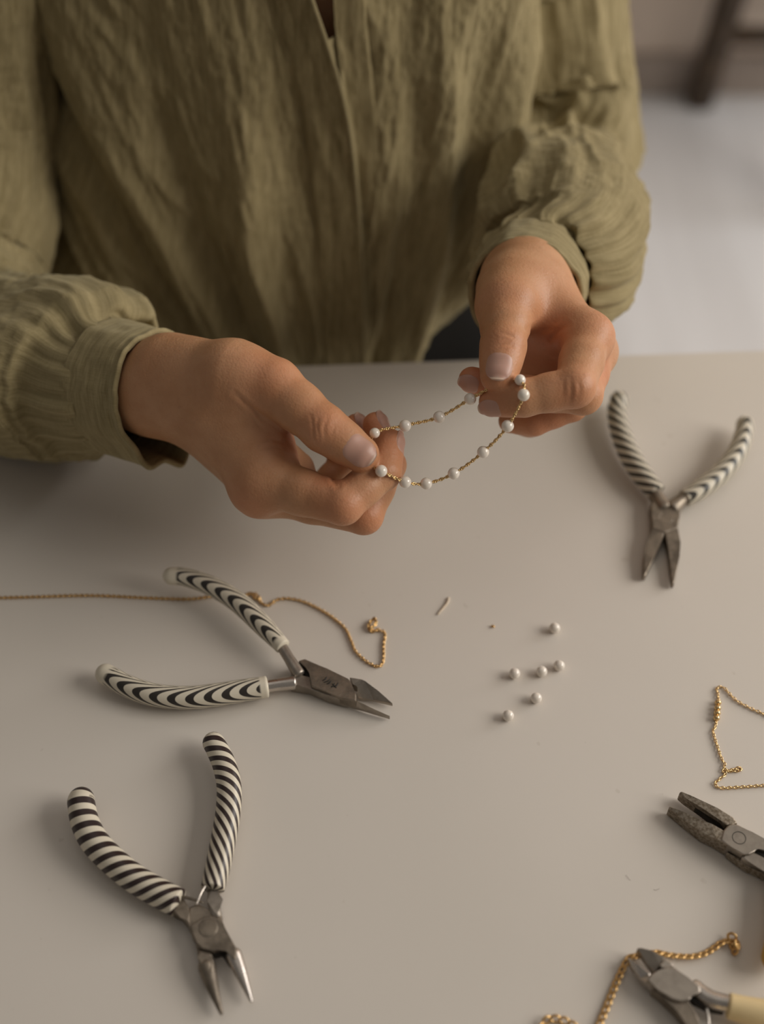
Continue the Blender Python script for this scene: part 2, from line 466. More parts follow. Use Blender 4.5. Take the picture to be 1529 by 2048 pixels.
DB = .60
def J(p): return W(p[0], p[1], DB+p[2]*.01)
def finger(g, F, pts, rad, k=.003, waist=.94):
    """chain of phalanges, each a little slimmer in its middle"""
    for i in range(len(pts)-1):
        a, b = pts[i], pts[i+1]; ra, rb = rad[i], rad[i+1]; m = (a+b)/2
        rm = (ra+rb)/2*waist
        g.cone(F, a, m, ra, rm, k); g.cone(F, m, b, rm, rb, k)
    return F
def build_hand(spec):
    h = spec.get('h', .0008)
    allp = [J(p[:3]) for p in spec['palm_pts']] if 'palm_pts' in spec else []
    fing = {}
    for name, (pts, rad) in spec['fingers'].items(): fing[name] = ([J(p) for p in pts], [r*.01 for r in rad])
    bounds = []
    for p, r in fing.values(): bounds += [q for q in p]
    for a, b, ra, rb in spec['palm']: bounds += [J(a), J(b)]
    bounds = np.array(bounds); lo = bounds.min(0)-.028; hi = bounds.max(0)+.028
    g = Grid(lo, hi, h)
    palm = g.full()
    for a, b, ra, rb in spec['palm']: g.cone(palm, J(a), J(b), ra*.01, rb*.01, spec.get('kp', .012))
    th = g.full(); p, r = fing['thumb']; finger(g, th, p, r, .004, .97)
    prox = g.full(); dist = g.full()
    for name in ('index', 'middle', 'ring', 'little'):
        p, r = fing[name]
        f = g.full(); finger(g, f, p[:2], r[:2], .003, .97); prox = smin(prox, f, .0022)
        f = g.full(); finger(g, f, p[1:], r[1:], .003, .95); dist = smin(dist, f, .0012)
    A = smin(palm, th, spec.get('kt', .009))
    G = smin(A, prox, .007)
    G = smin(G, dist, .0016)
    for a, b, ra, rb, k in spec.get('extra', []):
        f = g.full(); g.cone(f, J(a), J(b), ra*.01, rb*.01, .001); G = smin(G, f, k)
    V, Q = g.nets(G)
    V = relax(V, Q, 2)
    N = vnormals(V, Q)
    X, Y, D = project(V); facing = (N*(CAM-V)).sum(1) > 0
    # skin creases, each a line across a joint: pixels, distance, depth and width in mm
    off = np.zeros(len(V))
    for pl, dep, wid in spec.get('creases', []):
        pl = np.array(pl, float); best = np.full(len(V), 1e9)
        d0 = None
        for i in range(len(pl)-1):
            a, b = pl[i], pl[i+1]; ab = b-a; t = np.clip(((X-a[0])*ab[0]+(Y-a[1])*ab[1])/(ab@ab), 0, 1)
            best = np.minimum(best, np.hypot(X-a[0]-t*ab[0], Y-a[1]-t*ab[1]))
        c = facing & (best < 8)
        if not c.any(): continue
        mm = best*D/FPX*1000
        near = D < np.percentile(D[c], 5)+.014
        ends = np.minimum(np.hypot(X-pl[0][0], Y-pl[0][1]), np.hypot(X-pl[-1][0], Y-pl[-1][1]))*D/FPX*1000
        off += np.where(facing & near, -dep*.001*np.exp(-(mm/wid)**2)*np.clip(.1+ends/5, 0, 1), 0)
        off += np.where(facing & near, dep*.0002*np.exp(-((mm-2.2*wid)/wid)**2)*np.clip(ends/3, 0, 1), 0)
    V = V + N*off[:, None]
    red = np.zeros(len(V))
    for p, rr, amt in spec['flush']:
        red = np.maximum(red, amt*np.exp(-(np.linalg.norm(V-J(p), axis=1)/(rr*.01))**2))
    nails = []
    for name, dors, Ln, Wn, back in spec['nails']:
        p, r = fing[name]; ax = p[-1]-p[-2]; ax /= np.linalg.norm(ax)
        dv = camvec(*dors); dv = dv-ax*(dv@ax); dv /= np.linalg.norm(dv); sd = np.cross(ax, dv)
        nu, nr = 40, 12
        base = p[-1]+ax*(r[-1]*.80-Ln*.01*.5+back*.01)
        ph = Wn*.01*.5/(r[-1]*1.02)
        rows = [(0, 0)]
        pts = []
        for ir in range(nr+1):
            q = ir/nr
            for iu in range(nu):
                a = 2*math.pi*iu/nu; c_, s_ = math.cos(a), math.sin(a)
                e = 2/3.0 if c_ > 0 else 2/2.5
                uu = math.copysign(abs(s_)**(2/3.2), s_)*q; vv = math.copysign(abs(c_)**e, c_)*q
                if c_ > 0: vv *= 1-.10*uu*uu
                pts.append((uu, vv, q))
        pts = np.array(pts)
        ang = pts[:, 0]*ph; cen = base+ax*(pts[:, 1:2]*Ln*.005)
        dirv = np.cos(ang)[:, None]*dv+np.sin(ang)[:, None]*sd
        lo_, hi_ = np.zeros(len(pts)), np.full(len(pts), r[-1]*1.8)
        # outermost surface point along the ray from the finger's axis
        ts = np.linspace(0, r[-1]*1.5, 60); hit = np.zeros(len(pts))
        for t in ts:
            v_ = g.sample(G, cen+dirv*t); hit = np.where(v_ < 0, t, hit)
        for _ in range(2):
            v_ = g.sample(G, cen+dirv*hit[:, None]); hit = hit-v_
        base_r = r[-1]*.93
        hit = np.maximum(hit, 0.0)
        # free edge keeps going straight where the pad rounds off
        vv = pts[:, 1]
        ring0 = hit.reshape(nr+1, nu)
        midr = hit[0]
        prof = np.maximum(hit, midr*np.cos(np.clip(np.abs(pts[:, 0]), 0, 1)*.25)-.0012-np.clip(vv, 0, 1)**2*.0010)
        lift = .00020+.00035*np.clip(vv+.4, 0, 1)-.0009*np.clip(pts[:, 2]-.80, 0, 1)*5*np.where(vv < .55, .45, .10)
        top = cen+dirv*(prof+lift)[:, None]; bot = cen+dirv*(prof+lift-.0011)[:, None]
        NV = np.vstack([top, bot]); n1 = (nr+1)*nu
        Fq = grid_faces(nr+1, nu, True); Fb = Fq[:, ::-1]+n1
        o = nr*nu; j = np.arange(nu); sidef = np.stack([o+j, o+n1+j, o+n1+(j+1) % nu, o+(j+1) % nu], 1)
        Fn = np.vstack([Fq, Fb, sidef])
        nails.append((NV, Fn[:, ::-1], np.concatenate([vv, vv])*.5+.5))
    return V, Q, red, nails

# the sitter's right hand (left in the picture)
hand_a = dict(
    fingers=dict(
        thumb=([(468, 752, 1.6), (548, 772, .9), (650, 858, .0), (722, 908, -.1)], [1.60, 1.28, 1.06, .86]),
        index=([(528, 962, 1.8), (686, 1008, .2), (766, 944, .9), (781, 886, 1.5)], [1.25, .98, .84, .68]),
        middle=([(524, 980, 3.8), (728, 1030, 2.1), (778, 930, 2.8), (752, 850, 3.1)], [1.15, .94, .80, .64]),
        ring=([(512, 972, 5.8), (716, 1014, 4.2), (752, 915, 4.9), (713, 852, 4.6)], [1.05, .88, .76, .62]),
        little=([(495, 950, 7.6), (640, 980, 6.6), (690, 925, 6.8), (668, 888, 6.4)], [.95, .78, .68, .56])),
    palm=[((130, 748, 9.2), (318, 780, 5.2), 2.45, 2.15),
          ((318, 780, 5.2), (380, 785, 4.0), 2.15, 2.05),
          ((345, 740, 4.0), (470, 755, 1.7), 1.75, 1.62),
          ((395, 805, 3.8), (528, 962, 1.9), 1.75, 1.22),
          ((380, 800, 5.2), (524, 980, 4.0), 1.7, 1.12),
          ((375, 800, 6.4), (512, 972, 6.0), 1.6, 1.05),
          ((365, 800, 7.4), (495, 950, 7.8), 1.5, .95),
          ((440, 815, 2.6), (540, 885, 2.3), 1.55, 1.00),
          ((500, 840, 2.4), (545, 930, 2.3), 1.2, 1.05),
          ((470, 860, 4.4), (590, 940, 4.6), 1.5, 1.0),
          ((505, 985, 2.4), (515, 992, 2.6), 0.95, 0.95)],
    creases=[([(622, 832), (626, 848), (628, 876), (634, 888)], .45, .7),
             ([(637, 830), (634, 850), (640, 884)], .35, .6), ([(656, 834), (648, 856), (650, 880)], .40, .7), ([(672, 846), (664, 868)], .3, .6),
             ([(470, 788), (505, 818), (545, 846), (575, 866)], .8, 1.1),
             ([(500, 812), (522, 838), (540, 852)], .4, .7), ([(494, 818), (510, 842), (528, 862)], .35, .7),
             ([(512, 892), (545, 878), (574, 888)], .5, .9), ([(522, 902), (556, 894), (586, 910)], .35, .7), ([(566, 886), (590, 908), (606, 924)], .5, .9),
             ([(664, 940), (667, 960), (676, 972)], .9, 1.1)],
    flush=[((548, 745, .2), 1.7, .55), ((650, 850, -.8), 1.3, .55), ((735, 915, -.6), 1.3, .45), ((690, 1020, -.6), 1.6, .6), ((740, 1050, 1.4), 1.3, .65),
           ((785, 890, 1.5), 1.7, .9), ((750, 850, 3), 1.5, .9), ((710, 850, 4.6), 1.5, .9), ((495, 1010, 1.5), 1.6, .5), ((670, 960, .3), 1.2, .9), ((570, 880, 2), 1.3, .8)],
    nails=[('thumb', (.02, .10, 1.0), 1.55, 1.55, .05), ('index', (1.0, .15, .30), 1.25, 1.1, .12), ('middle', (.85, .30, .50), 1.15, 1.05, .10), ('ring', (.75, .3, .55), 1.1, 1.0, .10)])
# the sitter's left hand (right in the picture)
hand_b = dict(
    fingers=dict(
        thumb=([(1022, 580, 4.2), (1014, 612, 2.6), (1007, 694, .6), (998, 751, -.2)], [1.60, 1.28, 1.02, .86]),
        index=([(1177, 675, 2.6), (1150, 774, -.4), (1048, 796, -.2), (988, 804, .3)], [1.15, .97, .84, .70]),
        middle=([(1186, 704, 4.6), (1166, 790, 1.7), (1046, 786, 1.9), (944, 760, 2.1)], [1.12, .95, .82, .64]),
        ring=([(1180, 717, 6.4), (1142, 808, 3.7), (1068, 840, 4.1), (1022, 842, 4.9)], [1.05, .88, .76, .62]),
        little=([(1162, 722, 8.0), (1112, 822, 6.0), (1060, 846, 6.5), (1034, 844, 7.2)], [.95, .78, .68, .56])),
    palm=[((1090, 470, 14), (1054, 566, 6.8), 2.3, 2.00),
          ((1054, 566, 6.8), (1062, 592, 5.6), 2.00, 1.95),
          ((1040, 560, 5.8), (1014, 612, 2.8), 1.70, 1.28),
          ((1080, 608, 5.0), (1177, 675, 2.6), 1.5, 1.12),
          ((1075, 612, 6.0), (1186, 704, 4.6), 1.6, 1.12),
          ((1070, 616, 7.2), (1180, 717, 6.4), 1.6, 1.05),
          ((1060, 620, 8.2), (1162, 722, 8.0), 1.5, .95),
          ((1050, 612, 4.6), (1110, 655, 4.4), 1.25, 1.0),
          ((1060, 640, 6.2), (1080, 760, 6.4), 1.5, 1.1),
          ((1090, 650, 6.2), (1130, 760, 6.0), 1.4, 1.2)],
    creases=[([(1001, 665), (1022, 670), (1038, 681)], .40, .7), ([(1004, 678), (1028, 684)], .35, .6), ([(989, 693), (1010, 687), (1035, 693)], .40, .7), ([(996, 702), (1016, 697)], .25, .5),
             ([(1058, 657), (1088, 647), (1116, 638)], .7, 1.0), ([(1094, 694), (1104, 676), (1118, 660), (1136, 650)], .9, 1.1), ([(1070, 668), (1092, 660), (1110, 660)], .5, .9),
             ([(1143, 758), (1144, 786), (1140, 812)], .40, .8), ([(1156, 758), (1161, 776), (1158, 796)], .40, .8), ([(1128, 764), (1126, 790)], .25, .6)],
    flush=[((1014, 600, 1.6), 1.3, .4), ((1007, 690, -.4), 1.3, .5), ((998, 750, -.8), 1.2, .5), ((1200, 660, 2.2), 1.7, .5), ((1080, 660, 5), 2.2, 1.0), ((1110, 700, 3), 2.2, .9),
           ((1150, 780, -.8), 1.3, .6), ((975, 802, .2), 1.5, .7), ((945, 758, 2), 1.8, 1.0), ((1100, 860, 4), 2.0, .8), ((1190, 760, 2.5), 1.6, .8)],
    nails=[('thumb', (-.12, .12, 1.0), 1.35, 1.40, .02), ('index', (-.15, -.62, .75), 1.15, 1.15, .12), ('middle', (-.35, -.45, .85), 1.1, 1.05, .12)])

person = empty('person', (-.05, .72, ZF), 'person in an olive linen shirt holding up a pearl bracelet with both hands', 'person')
parts = []; nail_meshes = []
for spec in (hand_a, hand_b):
    V, Q, red, nails = build_hand(spec)
    parts.append((V, Q, red)); nail_meshes += nails

# ------------------------------------------------------------------ torso, shirt
ZK = np.array([-.20, -.10, -.05, 0, .05, .12, .20, .30, .39, .45])
YF = np.array([.70, .622, .612, .622, .640, .660, .675, .69, .715, .76])
AL = np.array([.13, .152, .158, .154, .148, .145, .146, .150, .140, .075])
AR = np.array([.04, .062, .092, .119, .135, .146, .150, .150, .140, .075])
BD = np.array([.045, .06, .065, .068, .068, .068, .068, .065, .055, .035])
def ki(z, a):                    # smooth interpolation
    i = np.clip(np.searchsorted(ZK, z)-1, 0, len(ZK)-2); t = (z-ZK[i])/(ZK[i+1]-ZK[i])
    m = np.gradient(a, ZK); dz = ZK[i+1]-ZK[i]
    return (2*t**3-3*t**2+1)*a[i]+(t**3-2*t**2+t)*dz*m[i]+(-2*t**3+3*t**2)*a[i+1]+(t**3-t**2)*dz*m[i+1]
CX = -.055
PZ = np.array([-.20, -.025, .039, .080, .131, .192, .26, .40])
PR = np.array([-.013, -.0136, -.0144, -.0159, -.0213, -.0385, -.065, -.10])    # placket's free edge
PL = np.array([-.040, -.0395, -.0405, -.0425, -.0475, -.0600, -.088, -.125])
VR = np.array([-.013, -.0136, -.0144, -.0159, -.0213, -.0270, -.018, .02])      # far side of the neck opening
def pe(z, a): return np.interp(z, PZ, (a))
def pes(z, a):
    return (pe(z-.02, a)+pe(z-.01, a)+pe(z, a)+pe(z+.01, a)+pe(z+.02, a))/5
def fold(x, z):
    al = (x+.02)/(z+.235)
    up = .55+.45*sstep(.17, .03, z)
    f = .0070*noise3(al*9, z*9, 3.3, 1)*(.6+.4*sstep(.25, -.02, z))
    f = f + .0036*up*ridge(al*13+noise3(al*5, z*20, 1.1, 5)*.35, z*10, 0, 2)
    f = f + .0024*up*ridge(al*34+noise3(al*9, z*40, 1.1, 6)*.5, z*26, .5, 3)
    f = f + .0015*noise3(al*85, z*55, .5, 4) + .0005*noise3(x*420, z*260, 0, 8)
    # long soft pleats
    for a0, w, amp in ((-.62, .05, .008), (-.50, .04, -.008), (-.38, .045, .010), (-.27, .035, -.009), (-.17, .035, .009), (.09, .03, -.008), (.17, .03, .009), (.26, .035, -.008), (.35, .035, .008)):
        f = f + amp*np.exp(-((al-a0-.04*np.sin(z*14+a0*9))/w)**2)*sstep(.24, .05, z)
    return f
def shirt_pt(x_phi, z, extra=0.0, folds=1.0):
    """x_phi: angle round the trunk, 0 is the front"""
    a = np.where(x_phi < 0, ki(z, AL), ki(z, AR)); b = ki(z, BD); yf = ki(z, YF)
    s, c = np.sin(x_phi), np.cos(x_phi)
    a = a*(1+.28*sstep(-.15, -.75, c)*sstep(.34, .22, z))          # full, loose back
    x = CX+a*s; y = yf+b-b*np.sign(c)*np.abs(c)**.75
    n = np.stack([s/a, -c/b, 0*s], -1); n /= np.linalg.norm(n, axis=-1)[..., None]
    d = extra
    if folds:
        front = sstep(-.35, .25, c)
        step = .0030*(1-sstep(pes(z, PR)-.001, pes(z, PR)+.003, x))
        d = d+folds*fold(x, z)*(.25+.75*front)+step*front
    return np.stack([x, y, z+0*x], -1)+n*np.asarray(d)[..., None] if np.ndim(d) else np.stack([x, y, z+0*x], -1)+n*d
def phi_of(x, z):
    a = np.where(x < CX, ki(z, AL), ki(z, AR)); return np.arcsin(np.clip((x-CX)/a, -.999, .999))

NZ, NP = 430, 460
zz = np.linspace(-.20, .445, NZ)
tt = np.linspace(-1, 1, NP); ph = np.sign(tt)*(np.abs(tt)*1.75+np.abs(tt)**6*1.35)
PH, ZZ = np.meshgrid(ph, zz); 
V = shirt_pt(PH, ZZ)
Xs = V[..., 0]
inV = (ZZ > .165) & (Xs > pes(ZZ, PR)-.002) & (Xs < pes(ZZ, VR)) & (np.cos(PH) > 0)
Q = grid_faces(NZ, NP); keep = ~(inV.ravel()[Q].all(1)); Q = Q[keep]
uv = np.stack([PH*.14, ZZ], -1).reshape(-1, 2)

# body: hands, forearms and trunk in one skin mesh
pz, pp = np.linspace(-.19, .44, 60), np.linspace(-math.pi, math.pi, 73)[:-1]
P2, Z2 = np.meshgrid(pp, pz)
TV = shirt_pt(P2, Z2, extra=-.016, folds=0).reshape(-1, 3); TQ = grid_faces(60, 72, True)
neck = tube_mesh(np.array([[-.05, .795, .40], [-.05, .79, .45], [-.05, .785, .52]]), [.050, .052, .053], 32, ref=(0, 1, 0), cap1=.3)
SLA = [(-90, -200, .74, .062), (-100, 0, .765, .058), (-72, 250, .80, .055), (-72, 420, .80, .053), (-100, 560, .785, .050), (-60, 680, .752, .048), (50, 735, .718, .048), (150, 742, .697, .048), (190, 757, .685, .045)]
SLB = [(1080, -260, .82, .066), (1078, -80, .84, .056), (1086, 100, .855, .053), (1098, 230, .865, .053), (1112, 310, .855, .048), (1104, 352, .835, .036), (1112, 395, .795, .040), (1122, 450, .765, .046), (1126, 505, .737, .045), (1108, 540, .714, .040)]
def RW(lst): return [tuple(W(x, y, dd))+(r,) for x, y, dd, r in lst]
def arm(p, tail, k=.58):
    q = np.array(RW(p[1:])); q = np.vstack([[.06 if p[1][0] > 700 else -.19, .785, .34, .075], q]); q[:, 3] *= k
    q = crom(np.vstack([q, tail]), 44); return tube_mesh(q[:, :3], q[:, 3], 28)
armA = arm(SLA[:-3], [list(J((60, 738, 10.6)))+[.0250], list(J((150, 751, 8.8)))+[.0238]]); armB = arm(SLB[:-4], [list(J((1104, 430, 16.2)))+[.0240], list(J((1086, 480, 13.0)))+[.0224]])
for (v, f, u) in (neck, armA, armB): parts.append((v, f, np.zeros(len(v))))
parts.append((TV, TQ[:, ::-1], np.zeros(len(TV))))
AV, AQ, AR_, o = [], [], [], 0
for v, q, r in parts: AV.append(v); AQ.append(q+o); AR_.append(r); o += len(v)
body = mesh('body', np.vstack(AV), np.vstack(AQ), M['skin'], person, attrs={'red': np.concatenate(AR_)})
for NV, NF, tip in nail_meshes: mesh('fingernail', NV, NF, M['nail'], body, attrs={'tip': tip})

shirt = mesh('shirt', V.reshape(-1, 3), Q, M['linen'], person, uv=uv)
shirt['label'] = 'loose olive linen shirt with a hidden placket'
sm = shirt.modifiers.new('thickness', 'SOLIDIFY'); sm.thickness = .0012; sm.offset = -1

def strip(name, zs, xl, xr, off, parent, mat, nx=26, lip=.0012):
    """flat band sewn onto the shirt front between two edges"""
    U, Zg = np.meshgrid(np.linspace(0, 1, nx), zs)
    x = xl(Zg)+(xr(Zg)-xl(Zg))*U
    phs = phi_of(x, Zg)
    e = off(U, Zg)
    a = shirt_pt(phs, Zg, extra=e, folds=.4)
    b = shirt_pt(phs, Zg, extra=e-.0045, folds=.4)
    n = len(zs)*nx; VV = np.vstack([a.reshape(-1, 3), b.reshape(-1, 3)])
    q = grid_faces(len(zs), nx); i = np.arange(len(zs)-1)
    side = [np.stack([i*nx+nx-1, (i+1)*nx+nx-1, (i+1)*nx+nx-1+n, i*nx+nx-1+n], 1), np.stack([i*nx, i*nx+n, (i+1)*nx+n, (i+1)*nx], 1)]
    F_ = np.vstack([q, q[:, ::-1]+n]+side)
    u = np.stack([x, Zg+.013], -1).reshape(-1, 2)
    return mesh(name, VV, F_, mat, parent, uv=np.vstack([u, u]))
zs = np.linspace(-.16, .30, 300)
def pl_off(U, Z):
    return .0025+.0055*U+.0010*np.exp(-((U-.97)/.03)**2)-.0030*np.exp(-(U/.05)**2)-.0011*np.exp(-((U-.05)/.02)**2)+.0006*noise3(U*3, Z*60, 0, 11)
strip('placket', zs, lambda z: pes(z, PL), lambda z: pes(z, PR), pl_off, shirt, M['linen_dark'])
zs2 = np.linspace(.06, .30, 160)
strip('under_placket', zs2, lambda z: pes(z, VR)-.001, lambda z: pes(z, VR)+.017, lambda U, Z: .0032-.002*np.exp(-((U-1)/.06)**2)-.002*np.exp(-((Z-.06)/.02)**2), shirt, M['linen'])
# rolled edge of the placket
ze = np.linspace(-.16, .30, 240); xe = pes(ze, PR)
ep = shirt_pt(phi_of(xe, ze), ze, extra=.0082, folds=.4)
V_, F_, uv_ = tube_mesh(ep, .0014, 8, ref=(0, -1, .2)); mesh('placket_edge', V_, F_, M['linen'], shirt, uv=uv_)

def sleeve(name, rings, seed, gather_n, bumps, nt=200, ns=300, famp=1.0, elbow=.17):
    R = crom(np.array(rings), ns); P = R[:, :3]; L = np.linalg.norm(np.diff(P, axis=0), axis=1).sum()
    def disp(S, TH):
        c, s = np.cos(TH), np.sin(TH); end = L-S
        # long folds down the sleeve, rings only round the elbow
        el = np.exp(-((end-elbow)/.055)**2)
        f = famp*.0050*ridge(c*1.7+S*5, s*1.7-S*3, S*9, seed)
        f = f+famp*.0026*ridge(c*4.2+S*9, s*4.2, S*20, seed+1)
        f = f+el*.0052*ridge(S*26+noise3(c*1.2, s*1.2, S*9, seed+3)*.9, c*1.1, s*1.1, seed+9)
        f = f+.0007*noise3(S*190, c*9, s*9, seed+2)+.0004*noise3(S*420, c*20, s*20, seed+8)
        g = np.exp(-end/.030)
        f = f*(1-.6*g)
        f = f+g*.0036*(1-np.exp(-end/.006))*(np.cos(gather_n*TH+1.6*noise3(c*1.5, s*1.5, S*8, seed+5))*(.6+.6*noise3(c*3, s*3, 0, seed+7))+.4*np.cos(int(gather_n*1.7)*TH+1+2*noise3(c*2, s*2, S*8, seed+6)))
        for s0, t0, amp, ws, wt, sk in bumps:
            dt = (TH-t0+math.pi) % (2*math.pi)-math.pi
            f = f+amp*np.exp(-((end-s0-sk*dt)/ws)**2-(dt/wt)**2)
        return f
    V, F, uv = tube_mesh(P, R[:, 3], nt, disp=disp, transport=True)
    uv = np.stack([uv[:, 0]*.34, uv[:, 1]], -1)
    o = mesh(name, V, F, M['linen'], shirt, uv=uv)
    m = o.modifiers.new('thickness', 'SOLIDIFY'); m.thickness = .0012; m.offset = -1
    return o
def cuff(name, rings, seed, slit=None, flare=0.0, nt=120, ns=40):
    """double-layered band; open slit given as an angle"""
    R = crom(np.array(rings), ns); P = R[:, :3]
    L = np.linalg.norm(np.diff(P, axis=0), axis=1).sum()
    def disp(S, TH):
        c, s = np.cos(TH), np.sin(TH)
        f = .0012*noise3(c*2.2, s*2.2, S*30, seed)+.0005*noise3(c*7, s*7, S*120, seed+1)
        f = f+.0006*np.exp(-((L-S)/.0012)**2)-.0004*np.exp(-((L-S-.004)/.0008)**2)
        if slit is not None:
            dt = (TH-slit+math.pi) % (2*math.pi)-math.pi
            f = f+flare*np.exp(-(dt/.8)**2)*(S/L)**1.2*(1+.5*np.cos(dt*9))
        return f
    V, F, uv = tube_mesh(P, R[:, 3], nt, disp=disp)
    uv = np.stack([uv[:, 1], uv[:, 0]*.2], -1)
    if slit is not None:
        n = nt+1; col = F[:, 0] % n; a = (col+.5)/nt*2*math.pi-math.pi
        d = (a-slit+math.pi) % (2*math.pi)-math.pi; row = F[:, 0]//n
    o = mesh(name, V, F, M['linen'], shirt, uv=uv)
    m = o.modifiers.new('thickness', 'SOLIDIFY'); m.thickness = .0026; m.offset = -1
    return o
# sleeve at picture right
def unit(v): return v/np.linalg.norm(v)
cB0, cB1 = W(1062, 556, .694), W(1050, 588, .667); uB = unit(cB1-cB0)
sleeve('sleeve', [(.01, .775, .405, .045), (.055, .795, .385, .060), (.092, .808, .31, .062)]+RW(SLB[1:])+[tuple(cB0-uB*.006)+(.0325,), tuple(cB0+uB*.004)+(.0295,)], 20, 15,
       [(.06, 1.7, .006, .03, .7, 0)])
cuff('cuff', [tuple(cB0-uB*.001)+(.0318,), tuple((cB0+cB1)/2)+(.0305,), tuple(cB1)+(.0290,)], 30)
# sleeve at picture left
cA0, cA1 = W(225, 772, .673), W(318, 786, .656); uA = unit(cA1-cA0)
sleeve('sleeve', [(-.13, .77, .405, .045), (-.185, .765, .385, .060), (-.232, .755, .31, .062)]+RW(SLA[1:])+[tuple(cA0-uA*.006)+(.0355,), tuple(cA0+uA*.005)+(.0325,)], 40, 13,
       [(.17, -.4, .010, .02, 1.3, .02), (.13, .0, -.010, .015, 1.2, .0), (.045, 0.4, .006, .02, .5, 0)], famp=.8, elbow=.21)
cuff('cuff', [tuple(cA0-uA*.001)+(.0348,), tuple((cA0+cA1)/2)+(.0335,), tuple(cA1)+(.0322,)], 50, slit=2.3, flare=.008)

# dark trousers under the table edge
g = Grid((-.30, .15, ZF), (.22, 1.0, -.02), .006); F = g.full()
for sx, kx in ((-.125, -.15), (.02, .06)):
    g.cone(F, (sx, .80, -.20), (kx, .36, -.22), .085, .062, .03, .04)
    g.cone(F, (kx, .36, -.22), (kx, .40, ZF+.07), .058, .040, .02, .04)
g.cone(F, (-.12, .80, -.18), (.02, .80, -.18), .105, .105, .03, .04)
g.cone(F, (-.12, .72, -.14), (.06, .72, -.14), .075, .075, .03, .04)
V, Q = g.nets(F); V = relax(V, Q, 3)
mesh('trousers', V, Q, M['trouser'], person)
for kx in (-.15, .06):
    V, F_, uv_ = tube_mesh(crom(np.array([[kx, .43, ZF+.035], [kx, .36, ZF+.036], [kx, .27, ZF+.026], [kx, .22, ZF+.024]]), 20), np.interp(np.linspace(0, 1, 20), [0, .3, .7, 1], [.034, .034, .025, .022]), 20, ref=(0, 0, 1), cap0=1, cap1=1)
    mesh('shoe', V, F_, M['trouser'], person, uv=uv_)

# ------------------------------------------------------------------ pliers
def zc(sx, ox, oy): return lambda x, y: (ox+x/sx, oy+y/sx)
def slab(name, pts, zbot, mat, parent, bev=.0006, zt=None):
    """plate with its own top heights (px, py, z in mm) and a flat underside"""
    top = [T(p[0], p[1], (p[2] if len(p) > 2 else zt)*.001) for p in pts]
    bm = bmesh.new()
    area2 = sum(top[i][0]*top[(i+1) % len(top)][1]-top[(i+1) % len(top)][0]*top[i][1] for i in range(len(top)))
    if area2 < 0: top = top[::-1]
    tv = [bm.verts.new(p) for p in top]; bv = [bm.verts.new((p[0], p[1], zbot*.001)) for p in top]
    n = len(top); ft = bm.faces.new(tv); bm.faces.new(bv[::-1])
    for i in range(n): bm.faces.new((tv[i], bv[i], bv[(i+1) % n], tv[(i+1) % n]))
    if bev:
        ed = list(ft.edges)+[e for e in bm.edges if (e.verts[0] in tv) != (e.verts[1] in tv)]
        bmesh.ops.bevel(bm, geom=ed, offset=bev, segments=2, profile=.5, affect='EDGES', clamp_overlap=True)
    bmesh.ops.triangulate(bm, faces=[f for f in bm.faces if len(f.verts) > 4])
    return bmo(name, bm, mat, parent)
def path_px(pts, n):
    """pts: px, py, z mm -> world path"""
    return crom(np.array([T(p[0], p[1], p[2]*.001) for p in pts]), n)
def grip(name, pts, wid, mat, parent, plain=(0, 0), cap1=1.0, nt=40, n=90, cap0=.18, flat=1.0, twist=None):
    """pts run from the collar to the free end; wid: diameters in mm"""
    P = path_px(pts, n); R = np.interp(np.linspace(0, 1, n), np.linspace(0, 1, len(wid)), wid)*.0005
    k = np.ones(9)/9; R = np.convolve(np.pad(R, 4, mode='edge'), k, 'valid')
    V, F, uv = tube_mesh(P, R, nt, cap0=cap0, cap1=cap1, flat=flat)
    s = uv[:, 1]; L = s.max()
    pl = np.maximum(1-sstep(plain[0]-.0008, plain[0]+.0002, s) if plain[0] else 0*s, sstep(L-plain[1]-.0008, L-plain[1]+.0008, s) if plain[1] else 0*s)
    if twist:                   # spiral that tightens from the free end to the collar (turns at collar, at tip; bands per metre)
        uv = uv.copy(); uv[:, 1] += uv[:, 0]*(twist[1]+(twist[0]-twist[1])*sstep(.98, .15, s/L))/twist[2]
    o = mesh(name, V, F, mat, parent, uv=uv, attrs={'plain': pl})
    return o
def rod(name, pts, dia, mat, parent, n=24, nt=14, cap=.5, flat=1.0):
    P = path_px(pts, n); R = np.interp(np.linspace(0, 1, n), np.linspace(0, 1, len(dia)), dia)*.0005
    V, F, uv = tube_mesh(P, R, nt, cap0=cap, cap1=cap, flat=flat)
    return mesh(name, V, F, mat, parent, uv=uv)
def disc(name, px, py, z, r, hgt, mat, parent):
    c = T(px, py, z*.001); P = np.array([c+[0, 0, -hgt*.0005], c, c+[0, 0, hgt*.0005]])
    V, F, uv = tube_mesh(P, r*.001, 32, ref=(0, 1, 0), cap0=.05, cap1=.06)
    return mesh(name, V, F, mat, parent, uv=uv)
def ring(name, px, py, z, r, w, mat, parent):
    c = T(px, py, z*.001); a = np.linspace(0, 2*math.pi, 41); b = np.linspace(0, 2*math.pi, 9)[:-1]
    A, B = np.meshgrid(a[:-1], b, indexing='ij')
    V = np.stack([(r+w*np.cos(B))*np.cos(A)*.001+c[0], (r+w*np.cos(B))*np.sin(A)*.001+c[1], w*np.sin(B)*.0006+c[2]], -1).reshape(-1, 3)
    F = []
    for i in range(40):
        for j in range(8): F.append((i*8+j, ((i+1) % 40)*8+j, ((i+1) % 40)*8+(j+1) % 8, i*8+(j+1) % 8))
    return mesh(name, V, np.array(F), mat, parent)

